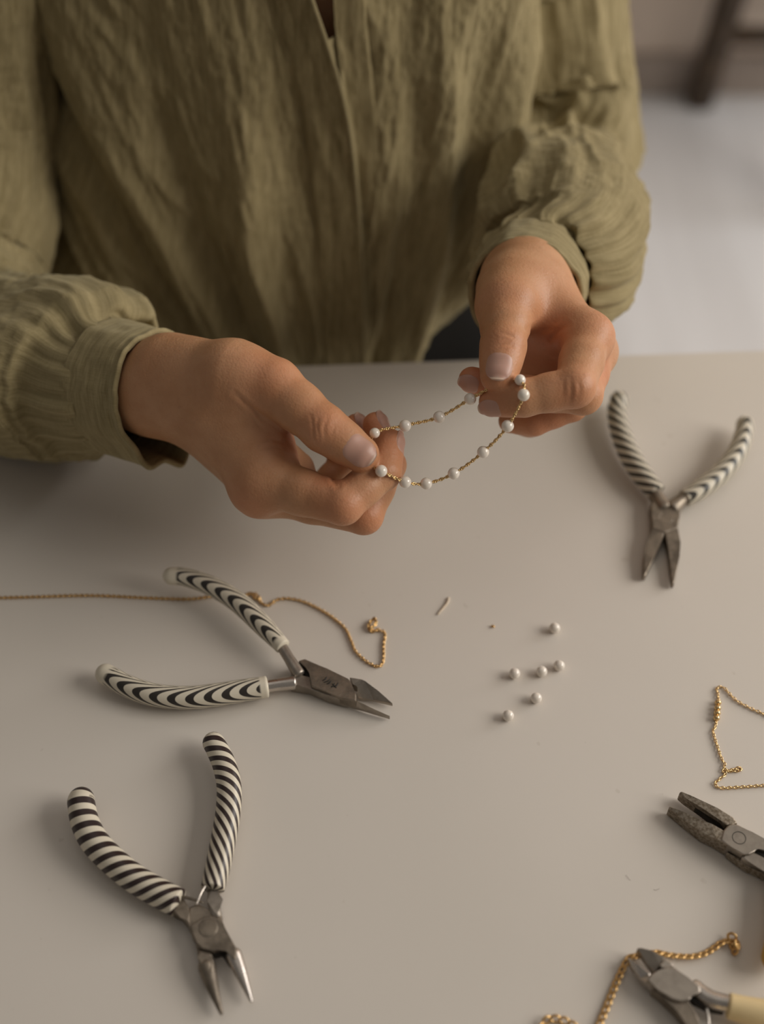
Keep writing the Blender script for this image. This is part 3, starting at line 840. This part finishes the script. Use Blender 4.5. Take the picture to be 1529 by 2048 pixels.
M['stripe_a'] = make_striped('feathered_grip', 118, 2.3, .46, feather=True)
M['stripe_b'] = make_striped('striped_grip_steep', 165, 0, .50, dark=(.030, .016, .014))
M['stripe_c'] = make_striped('striped_grip', 165, 0, .50, dark=(.030, .016, .014))
M['stripe_d'] = make_striped('striped_grip_fine', 150, 6, .5, dark=(.03, .025, .018))
M['stripe_e'] = make_striped('feathered_grip_wide', 120, 2.0, .46, feather=True, dark=(.03, .025, .018))

# 1. cutter with feathered grips, in the middle left
q = zc(6.371, 560, 1280); h4 = zc(2.3167, 160, 1100)
p1 = empty('cutting_pliers', T(560, 1330), 'side-cutting pliers with black and white feather-patterned grips lying across a thin gold chain', 'pliers')
def PZ_(f, lst, z): return [f(x, y)+(z,) for x, y in lst]
grip('grip', [h4(940, 447)+(10.5,), h4(838, 340)+(11.5,), h4(728, 238)+(13,), h4(605, 165)+(14.5,), h4(490, 126)+(15,), h4(425, 120)+(15,)], (8.0, 10.5, 11.0, 10.6, 10.0, 9.2), M['stripe_a'], p1, plain=(.0045, .008))
grip('grip', [h4(866, 634)+(7.5,), h4(760, 650)+(7.5,), h4(640, 670)+(7.5,), h4(500, 684)+(7.5,), h4(350, 672)+(7.5,), h4(225, 632)+(7.5,), h4(120, 575)+(7.5,)], (10.6, 11.2, 11.4, 11.4, 11.2, 11.0, 10.4), M['stripe_a'], p1, plain=(.0045, .008))
rod('tang', [h4(925, 430)+(10.3,), h4(968, 500)+(9,), h4(1015, 575)+(7,)], (5.5, 5.5, 6.5), M['steel'], p1)
rod('tang', [h4(850, 636)+(7.2,), h4(910, 625)+(7.0,), h4(990, 615)+(6.2,)], (6.0, 6.3, 7.2), M['steel_bright'], p1)
slab('joint_half', PZ_(q, [(128, 440), (240, 425), (370, 470), (560, 560), (800, 690), (900, 770), (800, 760), (600, 700), (385, 605), (128, 560)], 7.2), 0.4, M['steel'], p1, .0008)
slab('joint_plate', PZ_(q, [(232, 262), (320, 236), (600, 362), (885, 492), (905, 540), (935, 650), (978, 690), (974, 780), (790, 735), (600, 660), (402, 588), (384, 530), (392, 410), (330, 350)], 9.0), 3.0, M['steel_dark'], p1, .0007)
slab('joint_recess_shade', PZ_(q, [(150, 290), (240, 300), (395, 400), (385, 470), (250, 420)], 6.0), 1.5, M['black'], p1, 0)  # dark oily recess, its shade painted in near-black
slab('jaw', [q(888, 472)+(8.0,), q(1050, 500)+(8.6,), q(1085, 520)+(8.6,), q(1250, 640)+(7.6,), q(1442, 808)+(4.2,), q(1200, 765)+(3.0,), q(990, 735)+(3.2,), q(1000, 590)+(6.8,), q(930, 560)+(7.6,)], 1.6, M['steel'], p1, .0004)
slab('jaw', [q(785, 740)+(7.6,), q(974, 765)+(7.6,), q(1010, 790)+(7.4,), q(1200, 880)+(6.0,), q(1405, 968)+(4.0,), q(1330, 955)+(2.6,), q(1100, 895)+(2.6,), q(800, 800)+(3.5,)], .8, M['steel'], p1, .0004)
# worn maker's stroke marks on the plate
for a, b in (((545, 520), (600, 470)), ((560, 540), (640, 500)), ((600, 560), (655, 520)), ((655, 600), (700, 550)), ((690, 600), (745, 545)), ((670, 560), (720, 610))):
    A, B = q(*a), q(*b)
    rod('stamped_mark', [A+(9.0,), ((A[0]+B[0])/2+1, (A[1]+B[1])/2+1, 9.02), B+(9.0,)], (.5, .8, .5), M['black'], p1, 8, 6, .5)

# 2. round-nose pliers with striped grips, bottom left
h5 = zc(3.314, 100, 1430); q2 = zc(6.648, 320, 1740)
p2 = empty('round_nose_pliers', T(425, 1860), 'round-nose pliers with dark brown and cream spiral-striped grips, lowest at the left', 'pliers')
grip('grip', [h5(846, 1243)+(7,), h5(730, 1182)+(7,), h5(560, 1082)+(7.2,), h5(410, 960)+(7.5,), h5(296, 838)+(8,), h5(232, 710)+(8.5,), h5(208, 590)+(9,), h5(206, 572)+(9,)], (12.6, 12.6, 12.4, 12.4, 12.6, 12.8, 12.8, 12.4), M['stripe_c'], p2, cap1=1.1, twist=(5, .4, 165))
grip('grip', [h5(1080, 1148)+(7,), h5(1120, 975)+(7,), h5(1157, 790)+(7,), h5(1184, 620)+(7.2,), h5(1186, 460)+(7.6,), h5(1152, 320)+(8,), h5(1100, 210)+(8.5,), h5(1085, 185)+(8.5,)], (10.6, 11.4, 11.6, 11.6, 11.6, 11.4, 11.0, 10.4), M['stripe_b'], p2, cap1=1.0, twist=(9, 3, 165))
slab('tang', PZ_(q2, [(205, 470), (285, 350), (330, 400), (385, 480), (390, 560), (400, 720), (350, 690), (290, 610), (150, 545)], 8.0), 1.5, M['steel_dark'], p2, .0014)
slab('tang', PZ_(q2, [(622, 230), (795, 240), (785, 400), (800, 505), (835, 620), (720, 640), (655, 560), (632, 420)], 8.2), 1.5, M['steel'], p2, .0022)
slab('joint_half', PZ_(q2, [(385, 490), (500, 440), (570, 470), (640, 520), (690, 570), (800, 600), (850, 720), (880, 790), (640, 1060), (480, 1030), (465, 920), (350, 690)], 7.2), .6, M['steel_dark'], p2, .0009)
slab('joint_plate', PZ_(q2, [(510, 655), (600, 615), (700, 605), (775, 630), (850, 740), (1015, 1030), (1022, 1090), (1010, 1175), (975, 1185), (890, 1060), (800, 1045), (700, 1078), (560, 1045), (490, 960), (430, 850), (400, 740)], 8.6), 2.0, M['steel_dark'], p2, .0008)
ring('rivet_ring', *q2(640, 770), 8.6, 4.2, .12, M['steel'], p2)
disc('rivet', *q2(640, 770), 8.5, 4.0, .5, M['steel_dark'], p2)
slab('joint_recess_shade', PZ_(q2, [(700, 1090), (800, 1045), (880, 1060), (985, 1190), (925, 1265), (820, 1110), (720, 1140)], 5.0), 1.5, M['black'], p2, 0)  # shade between the jaws painted as a near-black slab
slab('jaw_shank', PZ_(q2, [(488, 1040), (690, 1085), (705, 1180), (735, 1340), (640, 1440), (530, 1290), (500, 1150)], 7.6), .8, M['steel_dark'], p2, .0014)
rod('jaw', [q2(625, 1290)+(4.4,), q2(690, 1520)+(4.2,), q2(760, 1740)+(4.0,), q2(818, 1905)+(3.8,)], (7.6, 5.8, 3.6, 1.5), M['steel_dark'], p2, 30, 24, 1.0)
rod('jaw', [q2(985, 1140)+(4.6,), q2(1060, 1330)+(4.4,), q2(1140, 1540)+(4.2,), q2(1215, 1740)+(3.9,)], (7.2, 5.6, 3.6, 1.4), M['steel_bright'], p2, 30, 24, 1.0)
rod('spring_wire', [q2(270, 350)+(9.0,), q2(420, 385)+(9.5,), q2(565, 432)+(9.5,)], (1.4, 1.3, .9), M['steel_dark'], p2)
rod('spring_wire', [q2(600, 215)+(10.0,), q2(545, 310)+(10.4,), q2(485, 458)+(9.6,)], (1.3, 1.2, .9), M['steel_bright'], p2)

# 3. chain-nose pliers, upper right
h6 = zc(4.381, 1180, 760)
p3 = empty('chain_nose_pliers', T(1335, 1040), 'chain-nose pliers with grey striped grips lying open beside the hand at right', 'pliers')
grip('grip', [h6(585, 985)+(7,), h6(500, 885)+(7.5,), h6(405, 750)+(8,), h6(320, 590)+(8.5,), h6(262, 420)+(9,), h6(240, 270)+(9.5,), h6(258, 175)+(10,)], (10.5, 12, 12.2, 12, 11.8, 11.4, 10.8), M['stripe_d'], p3)
grip('grip', [h6(835, 1035)+(7,), h6(930, 985)+(7.5,), h6(1070, 885)+(8,), h6(1200, 765)+(8.5,), h6(1300, 620)+(9,), h6(1352, 470)+(9.5,), h6(1362, 390)+(10,)], (9.5, 11.4, 11.6, 11.6, 11.4, 11.0, 10.0), M['stripe_e'], p3)
rod('tang', [h6(560, 960)+(7,), h6(590, 1030)+(6.5,), h6(650, 1130)+(5.5,)], (8, 8.5, 10), M['steel_dark'], p3)
rod('tang', [h6(850, 1020)+(7,), h6(790, 1065)+(6.5,), h6(720, 1130)+(5.5,)], (7, 7.5, 10), M['steel_dark'], p3)
slab('joint_plate', PZ_(h6, [(535, 1075), (600, 1040), (650, 1020), (710, 1075), (780, 1050), (800, 1110), (790, 1200), (775, 1300), (660, 1340), (545, 1300), (548, 1180)], 8.4), 1.0, M['steel_dark'], p3, .001)
ring('rivet_ring', *h6(668, 1210), 8.45, 3.6, .12, M['steel'], p3)
slab('jaw', [h6(545, 1290)+(8.0,), h6(655, 1335)+(8.0,), h6(640, 1390)+(8.0,), h6(560, 1560)+(6.8,), h6(492, 1715)+(5.0,), h6(468, 1722)+(5.0,), h6(482, 1520)+(6.6,), h6(512, 1390)+(7.6,)], 1.0, M['steel_dark'], p3, .0008)
slab('jaw', [h6(660, 1335)+(8.0,), h6(778, 1290)+(8.0,), h6(800, 1420)+(7.8,), h6(790, 1540)+(6.8,), h6(742, 1785)+(5.0,), h6(720, 1782)+(5.0,), h6(695, 1500)+(6.6,)], 1.0, M['steel_dark'], p3, .0008)

# 4. tarnished long-nose pliers at the right edge, cut by the frame
q4 = zc(7.316, 1320, 1560)
p4 = empty('long_nose_pliers', T(1480, 1680), 'tarnished steel long-nose pliers with amber grips reaching in at the right edge', 'pliers')
slab('jaw', [q4(285, 185)+(7.2,), q4(320, 160)+(7.6,), q4(480, 235)+(9.0,), q4(850, 410)+(10,), q4(1080, 540)+(10,), q4(1150, 635)+(10,), q4(1060, 630)+(10,), q4(980, 665)+(10,), q4(900, 595)+(9.6,), q4(600, 395)+(8.6,), q4(380, 262)+(7.6,)], 1.0, M['rust'], p4, .0008)
slab('jaw_face', [q4(290, 195)+(6.6,), q4(600, 395)+(7.8,), q4(900, 595)+(8.8,), q4(982, 662)+(9.0,), q4(935, 735)+(5,), q4(560, 440)+(5,)], 1.4, M['black'], p4, 0)
slab('jaw', [q4(130, 405)+(7.0,), q4(150, 380)+(7.4,), q4(330, 455)+(8.6,), q4(620, 590)+(9.6,), q4(760, 640)+(10.2,), q4(940, 735)+(10.2,), q4(1010, 960)+(10.2,), q4(830, 860)+(9.6,), q4(640, 790)+(8.4,), q4(400, 620)+(7.6,)], .6, M['rust'], p4, .0010)
slab('joint_plate', PZ_(q4, [(935, 735), (1000, 665), (1070, 635), (1150, 650), (1350, 755), (1650, 920), (1760, 1000), (1640, 1060), (1440, 985), (1395, 1045), (1320, 1085), (1220, 1090), (1060, 985), (900, 880)], 10.6), 1.5, M['steel'], p4, .0006)
ring('rivet_ring', *q4(1165, 845), 10.65, 2.95, .16, M['black'], p4)
slab('joint_half', PZ_(q4, [(1225, 1095), (1330, 1085), (1395, 1050), (1640, 1180), (1800, 1330), (1760, 1480), (1600, 1340), (1460, 1260), (1330, 1210), (1190, 1140)], 9.4), 1.0, M['steel'], p4, .0010)
slab('joint_half_edge', PZ_(q4, [(980, 1045), (1200, 1155), (1340, 1220), (1470, 1275), (1600, 1370), (1560, 1400), (1380, 1310), (1280, 1270), (1100, 1140)], 6.0), .8, M['rust'], p4, .0008)
slab('joint_recess_shade', PZ_(q4, [(1390, 1045), (1440, 985), (1640, 1060), (1640, 1180)], 8.0), 1.5, M['black'], p4, 0)  # near-black colour carries the gap's shade
rod('tang', [q4(1700, 985)+(7.5,), q4(1900, 1120)+(7.5,), q4(2120, 1200)+(7.5,)], (9, 8, 7), M['steel'], p4)
rod('tang', [q4(1700, 1380)+(7,), q4(1780, 1560)+(7,), q4(1840, 1680)+(7,)], (9, 8, 7), M['steel'], p4)
grip('grip', [q4(1780, 1560)+(7,), q4(1840, 1800)+(7.5,), q4(1840, 2100)+(8,), q4(1760, 2400)+(8.5,), q4(1700, 2600)+(9,)], (12, 13, 13, 12.5, 12), M['amber'], p4)
grip('grip', [q4(2060, 1180)+(7.5,), q4(2300, 1290)+(7.5,), q4(2600, 1380)+(8,), q4(2950, 1440)+(8.5,), q4(3200, 1420)+(9,)], (12, 13, 13, 12.5, 12), M['amber'], p4)

# 5. cutter with pale yellow grips, bottom right
q5 = zc(3.260, 1060, 1840)
p5 = empty('cutting_pliers', T(1360, 1970), 'small grey side cutters with pale yellow grips, jaws open over a heavy gold chain', 'pliers')
slab('jaw', [q5(702, 182)+(8.4,), q5(730, 180)+(8.8,), q5(800, 198)+(9.4,), q5(880, 245)+(9.8,), q5(850, 290)+(8.6,), q5(815, 345)+(6.5,), q5(770, 290)+(6.8,)], 3.6, M['steel'], p5, .0003)
slab('jaw', PZ_(q5, [(885, 250), (925, 275), (942, 300), (900, 300), (868, 318), (845, 292)], 9.8), 1.2, M['steel'], p5, .0005)
slab('jaw', [q5(645, 240)+(7.2,), q5(690, 278)+(8.6,), q5(790, 350)+(8.8,), q5(762, 385)+(9.2,), q5(800, 440)+(8.0,), q5(720, 385)+(5.5,), q5(665, 310)+(5.8,)], 2.8, M['steel_bright'], p5, .0004)
slab('joint_plate', PZ_(q5, [(765, 388), (800, 345), (850, 335), (895, 302), (945, 305), (1030, 370), (1112, 430), (1118, 470), (1065, 480), (1045, 520), (985, 530), (930, 515), (840, 455)], 10.2), 2.0, M['steel'], p5, .0006)
slab('joint_half', PZ_(q5, [(800, 450), (935, 520), (985, 532), (1035, 525), (1080, 590), (1110, 660), (1118, 800), (1060, 800), (1030, 680), (960, 590), (860, 495)], 8.0), 1.0, M['steel_dark'], p5, .0012)
slab('joint_recess_shade', PZ_(q5, [(1065, 478), (1110, 470), (1180, 540), (1280, 562), (1270, 600), (1160, 580), (1050, 520)], 6.0), 2.0, M['black'], p5, 0)  # shade of the gap beside the tang, painted near-black
rod('tang', [q5(1070, 430)+(5.8,), q5(1140, 490)+(6.4,), q5(1210, 525)+(7.2,), q5(1330, 552)+(8,)], (6.5, 7.2, 7.2, 7), M['steel_bright'], p5)
rod('tang', [q5(1090, 770)+(5,), q5(1098, 820)+(6,), q5(1110, 870)+(7,)], (6, 7, 7.5), M['steel'], p5)
rod('spring_wire', [q5(1155, 580)+(8,), q5(1165, 640)+(8,), q5(1170, 740)+(7,)], (1.2, 1.2, 1.2), M['steel_bright'], p5)
grip('grip', [q5(1300, 560)+(8,), q5(1420, 590)+(8,), q5(1600, 620)+(8,), q5(1800, 620)+(8.5,), q5(2050, 560)+(9,)], (10.5, 11.5, 12, 12, 11), M['yellow'], p5)
grip('grip', [q5(1100, 830)+(7,), q5(1150, 960)+(7,), q5(1240, 1130)+(7.5,), q5(1360, 1300)+(8,)], (10.5, 11.5, 12, 11), M['yellow'], p5)

# ------------------------------------------------------------------ chains
def link_geo(L, Wd, r, n=10, m=5):
    a = np.arange(n)/n*2*math.pi; b = np.arange(m)/m*2*math.pi
    cx, cy = np.cos(a)*(L/2-r), np.sin(a)*(Wd/2-r)
    nx, ny = np.cos(a), np.sin(a)
    V = np.stack([cx[:, None]+nx[:, None]*np.cos(b)*r, cy[:, None]+ny[:, None]*np.cos(b)*r, np.broadcast_to(np.sin(b)*r, (n, m))], -1).reshape(-1, 3)
    F = np.array([(i*m+j, ((i+1) % n)*m+j, ((i+1) % n)*m+(j+1) % m, i*m+(j+1) % m) for i in range(n) for j in range(m)])
    return V, F
def chain_frames(P, pitch, up=(0, 0, 1), twist=None, wob=0):
    P = np.asarray(P); d = np.linalg.norm(np.diff(P, axis=0), axis=1); cum = np.concatenate([[0], np.cumsum(d)])
    n = max(2, int(cum[-1]/pitch)); s = np.linspace(0, cum[-1], n)
    Q = np.stack([np.interp(s, cum, P[:, k]) for k in range(3)], 1)
    t = np.gradient(Q, axis=0); t /= np.linalg.norm(t, axis=1)[:, None]
    up = np.asarray(up, float); b = np.cross(up, t); b /= np.maximum(np.linalg.norm(b, axis=1), 1e-6)[:, None]; c = np.cross(t, b)
    out = []
    for i in range(n):
        a = twist(i); y = b[i]*math.cos(a)+c[i]*math.sin(a); z = np.cross(t[i], y)
        out.append((Q[i], np.stack([t[i], y, z], 1)))
    return out
def chain_mesh(name, fr, geo, mat, parent, **kw):
    V, F = geo; AV, AF = [], []
    for i, (o, R) in enumerate(fr): AV.append(V@R.T+o); AF.append(F+i*len(V))
    return mesh(name, np.vstack(AV), np.vstack(AF), mat, parent, **kw)
def links(fr, geo, mat, parent, name='link'):
    """every link its own object, all sharing one mesh"""
    V, F = geo; off = wloc(parent); first = None
    for o, R in fr:
        if first is None:
            first = mesh(name, V+off, F, mat, parent); ob = first
        else:
            ob = first.copy(); C.objects.link(ob); ob.parent = parent
        mt = Matrix([[*map(float, R[0]), float(o[0]-off[0])], [*map(float, R[1]), float(o[1]-off[1])], [*map(float, R[2]), float(o[2]-off[2])], [0, 0, 0, 1]])
        ob.matrix_local = mt
alt = lambda i: (math.pi/4 if i % 2 else -math.pi/4)
rope = lambda i: i*.9

# thin chain across the middle left
ca_ = empty('gold_chain', T(600, 1205), 'thin gold chain running in from the left edge under the feather-gripped pliers', 'chain')
A1 = path_px([(-60, 1197, .9), (60, 1194, .9), (180, 1191, .9), (300, 1196, .9), (380, 1198, .9), (430, 1192, .9), (480, 1190, .9), (505, 1190, .9), (520, 1203, .9), (536, 1211, .9), (560, 1198, .9), (600, 1201, .9), (648, 1223, .9), (688, 1254, .9), (702, 1280, .9), (712, 1303, .9), (735, 1324, .9), (757, 1333, .9), (767, 1322, .9), (768, 1290, .9), (770, 1266, .9), (756, 1260, 1.2)], 700)
chain_mesh('links', chain_frames(A1, .0014, twist=alt), link_geo(.0024, .0020, .00042, 8, 4), M['gold'], ca_, kind='stuff')
A2 = path_px([(756, 1260, 1.2), (742, 1262, 1.0), (738, 1250, 1.5), (748, 1238, 1.6), (752, 1246, 2.4), (744, 1256, 2.2)], 60)
chain_mesh('clasp_end', chain_frames(A2, .0012, twist=alt), link_geo(.0028, .0024, .0005, 8, 4), M['gold'], ca_, kind='stuff')
A3 = path_px([(497, 1186, 1), (512, 1188, 1.6), (520, 1198, 1.4), (510, 1196, 1.8)], 30)
chain_mesh('link_knot', chain_frames(A3, .0012, twist=alt), link_geo(.0022, .0018, .00036, 8, 4), M['gold'], ca_, kind='stuff')

# fine chain at the right edge, with a beaded bar
h7 = zc(2.893, 1060, 1340)
cb_ = empty('gold_chain', T(1450, 1480), 'fine gold chain with a small beaded bar, bent at the right edge', 'chain')
def p7(lst, z=.9): return [h7(x, y)+(z,) for x, y in lst]
B1 = path_px(p7([(1620, 370), (1480, 318), (1357, 255), (1280, 222), (1200, 178), (1150, 130), (1120, 100), (1085, 105), (1090, 140), (1092, 170)]), 260)
B2 = path_px(p7([(1080, 300), (1074, 330), (1062, 352), (1072, 395), (1090, 450), (1108, 505), (1130, 548), (1125, 570), (1160, 580), (1215, 565), (1222, 580), (1170, 585), (1120, 582), (1135, 600), (1095, 635), (1075, 660), (1110, 682), (1240, 676), (1357, 668), (1500, 660), (1640, 650)]), 420)
for nm, pth in (('upper_run', B1), ('lower_run', B2)):
    chain_mesh(nm, chain_frames(pth, .00155, twist=alt), link_geo(.0025, .0018, .00034, 10, 5), M['gold_pale'], cb_, kind='stuff')
for x, y in ((1091, 190), (1088, 222), (1086, 250), (1082, 280)):
    c = T(*h7(x, y), .0016); P = np.array([c, c+[0, .0001, 0], c+[0, .0002, 0]])
    V, F, uv = tube_mesh(P, .0017, 12, cap0=.8, cap1=.8, ref=(0, 0, 1)); mesh('bead', V, F, M['gold_pale'], cb_, uv=uv)

# heavy curb chain at the bottom right
cc_ = empty('curb_chain', T(1260, 1930), 'heavy gold curb chain running under the yellow-gripped cutters', 'chain')
C1 = path_px([q5(*p)+(1.6,) for p in [(1335, 150), (1270, 140), (1200, 185), (1140, 220), (1060, 238), (980, 236), (900, 226), (830, 212), (760, 222), (700, 235), (655, 245), (622, 290), (580, 375), (540, 470), (500, 570), (455, 680), (420, 780), (380, 860)]], 500)
links(chain_frames(C1, .0030, twist=lambda i: .75), link_geo(.0052, .0042, .00062, 12, 5), M['gold'], cc_)
C2 = path_px([q5(*p)+(z,) for p, z in [((1325, 160), 2.0), ((1335, 120), 2.2), ((1318, 112), 3.2), ((1345, 150), 3.6), ((1370, 180), 2.0), ((1340, 195), 1.8)]], 80)
links(chain_frames(C2, .0030, twist=alt), link_geo(.0052, .0044, .00062, 12, 5), M['gold'], cc_)
cd_ = empty('curb_chain', T(1110, 2045), 'loose end of a gold curb chain peeping in at the bottom edge', 'chain')
C3 = path_px([q5(*p)+(1.6,) for p in [(60, 760), (85, 690), (110, 655), (160, 645), (215, 655), (270, 680), (320, 720), (350, 790)]], 160)
links(chain_frames(C3, .0030, twist=lambda i: .75), link_geo(.0052, .0042, .00062, 12, 5), M['gold'], cd_)

# ------------------------------------------------------------------ pearls
def ball(r, n=20, m=28, seed=0):
    a = np.linspace(0, math.pi, n+1); b = np.arange(m)/m*2*math.pi
    A, B = np.meshgrid(a, b, indexing='ij')
    d = np.stack([np.sin(A)*np.cos(B), np.sin(A)*np.sin(B), np.cos(A)], -1)
    rr = r*(1+.018*noise3(d[..., 0]*1.5, d[..., 1]*1.5, d[..., 2]*1.5, seed))
    return (d*rr[..., None]).reshape(-1, 3), grid_faces(n+1, m, True)
where = [((1110, 1256), 'loose pearl lying alone, farthest from the other table pearls'),
         ((1030, 1347), 'loose pearl at the left of the table cluster, beside the middle pair'),
         ((1084, 1343), 'left pearl of the close pair in the loose table cluster'),
         ((1119, 1331), 'right pearl of the close pair in the loose table cluster'),
         ((1073, 1396), 'loose pearl just below the close pair on the table'),
         ((1017, 1431), 'lowest loose pearl of the cluster, nearest the camera')]
for i, ((x, y), lab) in enumerate(where):
    V, F = ball(.0028, seed=i); c = T(x, y, .0028)
    mesh('pearl', V+c, F[:, ::-1], M['pearl'], label=lab, cat='pearl', group='loose pearls on the table')

br = empty('pearl_bracelet', W(900, 880, .60), 'gold rope-chain bracelet set with white pearls, held between both hands', 'bracelet')
loop = [(738, 905, .5, 0), (750, 866, .3, .86), (811, 851, .7, 1), (879, 834, .8, 1), (941, 798, .35, 1), (985, 774, -.45, 0), (1012, 768, -.5, 0), (1041, 760, -.95, .9), (1048, 790, -1.35, 1), (1016, 852, -.6, 1), (967, 904, .3, 1), (908, 947, .9, 1), (853, 967, 1.0, 1), (811, 964, .5, 1), (763, 942, -.30, 1), (742, 930, .2, 0)]
ctrl = np.array([J(p[:3]) for p in loop]); ctrl = np.vstack([ctrl, ctrl[:1]])
full = crom(ctrl, 1600)
gap = [np.argmin(np.linalg.norm(full-c, axis=1)) for c in ctrl[:-1]]+[1599]
for i in range(len(loop)):
    seg = full[gap[i]:gap[i+1]+1]
    if len(seg) < 6: continue
    chain_mesh('rope_chain', chain_frames(seg, .00085, up=(0, -.6, .8), twist=rope), link_geo(.0021, .0019, .00033, 8, 4), M['gold_pale'], br, kind='stuff')
for i, (x, y, d, s) in enumerate(loop):
    if not s: continue
    V, F = ball(.00285*s, seed=30+i); mesh('pearl', V+J((x, y, d)), F[:, ::-1], M['pearl'], br)

# ------------------------------------------------------------------ crumbs
def crumb(name, pts, dia, mat, label, cat):
    P = path_px(pts, 20); R = np.interp(np.linspace(0, 1, 20), np.linspace(0, 1, len(dia)), dia)*.0005
    V, F, uv = tube_mesh(P, R, 8, cap0=1, cap1=1); mesh(name, V, F, mat, uv=uv, label=label, cat=cat)
crumb('wire_offcut', [(898, 1196, .6), (895, 1206, .6), (886, 1217, .6), (877, 1228, .6)], (1.2, 1.2, 1.1, .8), M['cream'], 'short bent gold wire offcut lying alone above the loose pearls', 'wire')
crumb('crimp_bead', [(985, 1252, .6), (986, 1252.5, .6), (988, 1253, .6)], (1.3, 1.5, 1.3), M['gold'], 'tiny brown-gold crimp bead lying alone left of the farthest pearl', 'bead')
crumb('lint_hair', [(1253, 1750, .15), (1257, 1755, .3), (1262, 1761, .15)], (.09, .09, .06), M['wood'], 'short dark hair on the table, the one farther from the curb chain', 'hair')
crumb('lint_hair', [(1308, 1779, .15), (1314, 1780, .3), (1320, 1777, .15)], (.09, .09, .06), M['wood'], 'short curved hair on the table, nearer the long-nose pliers', 'hair')
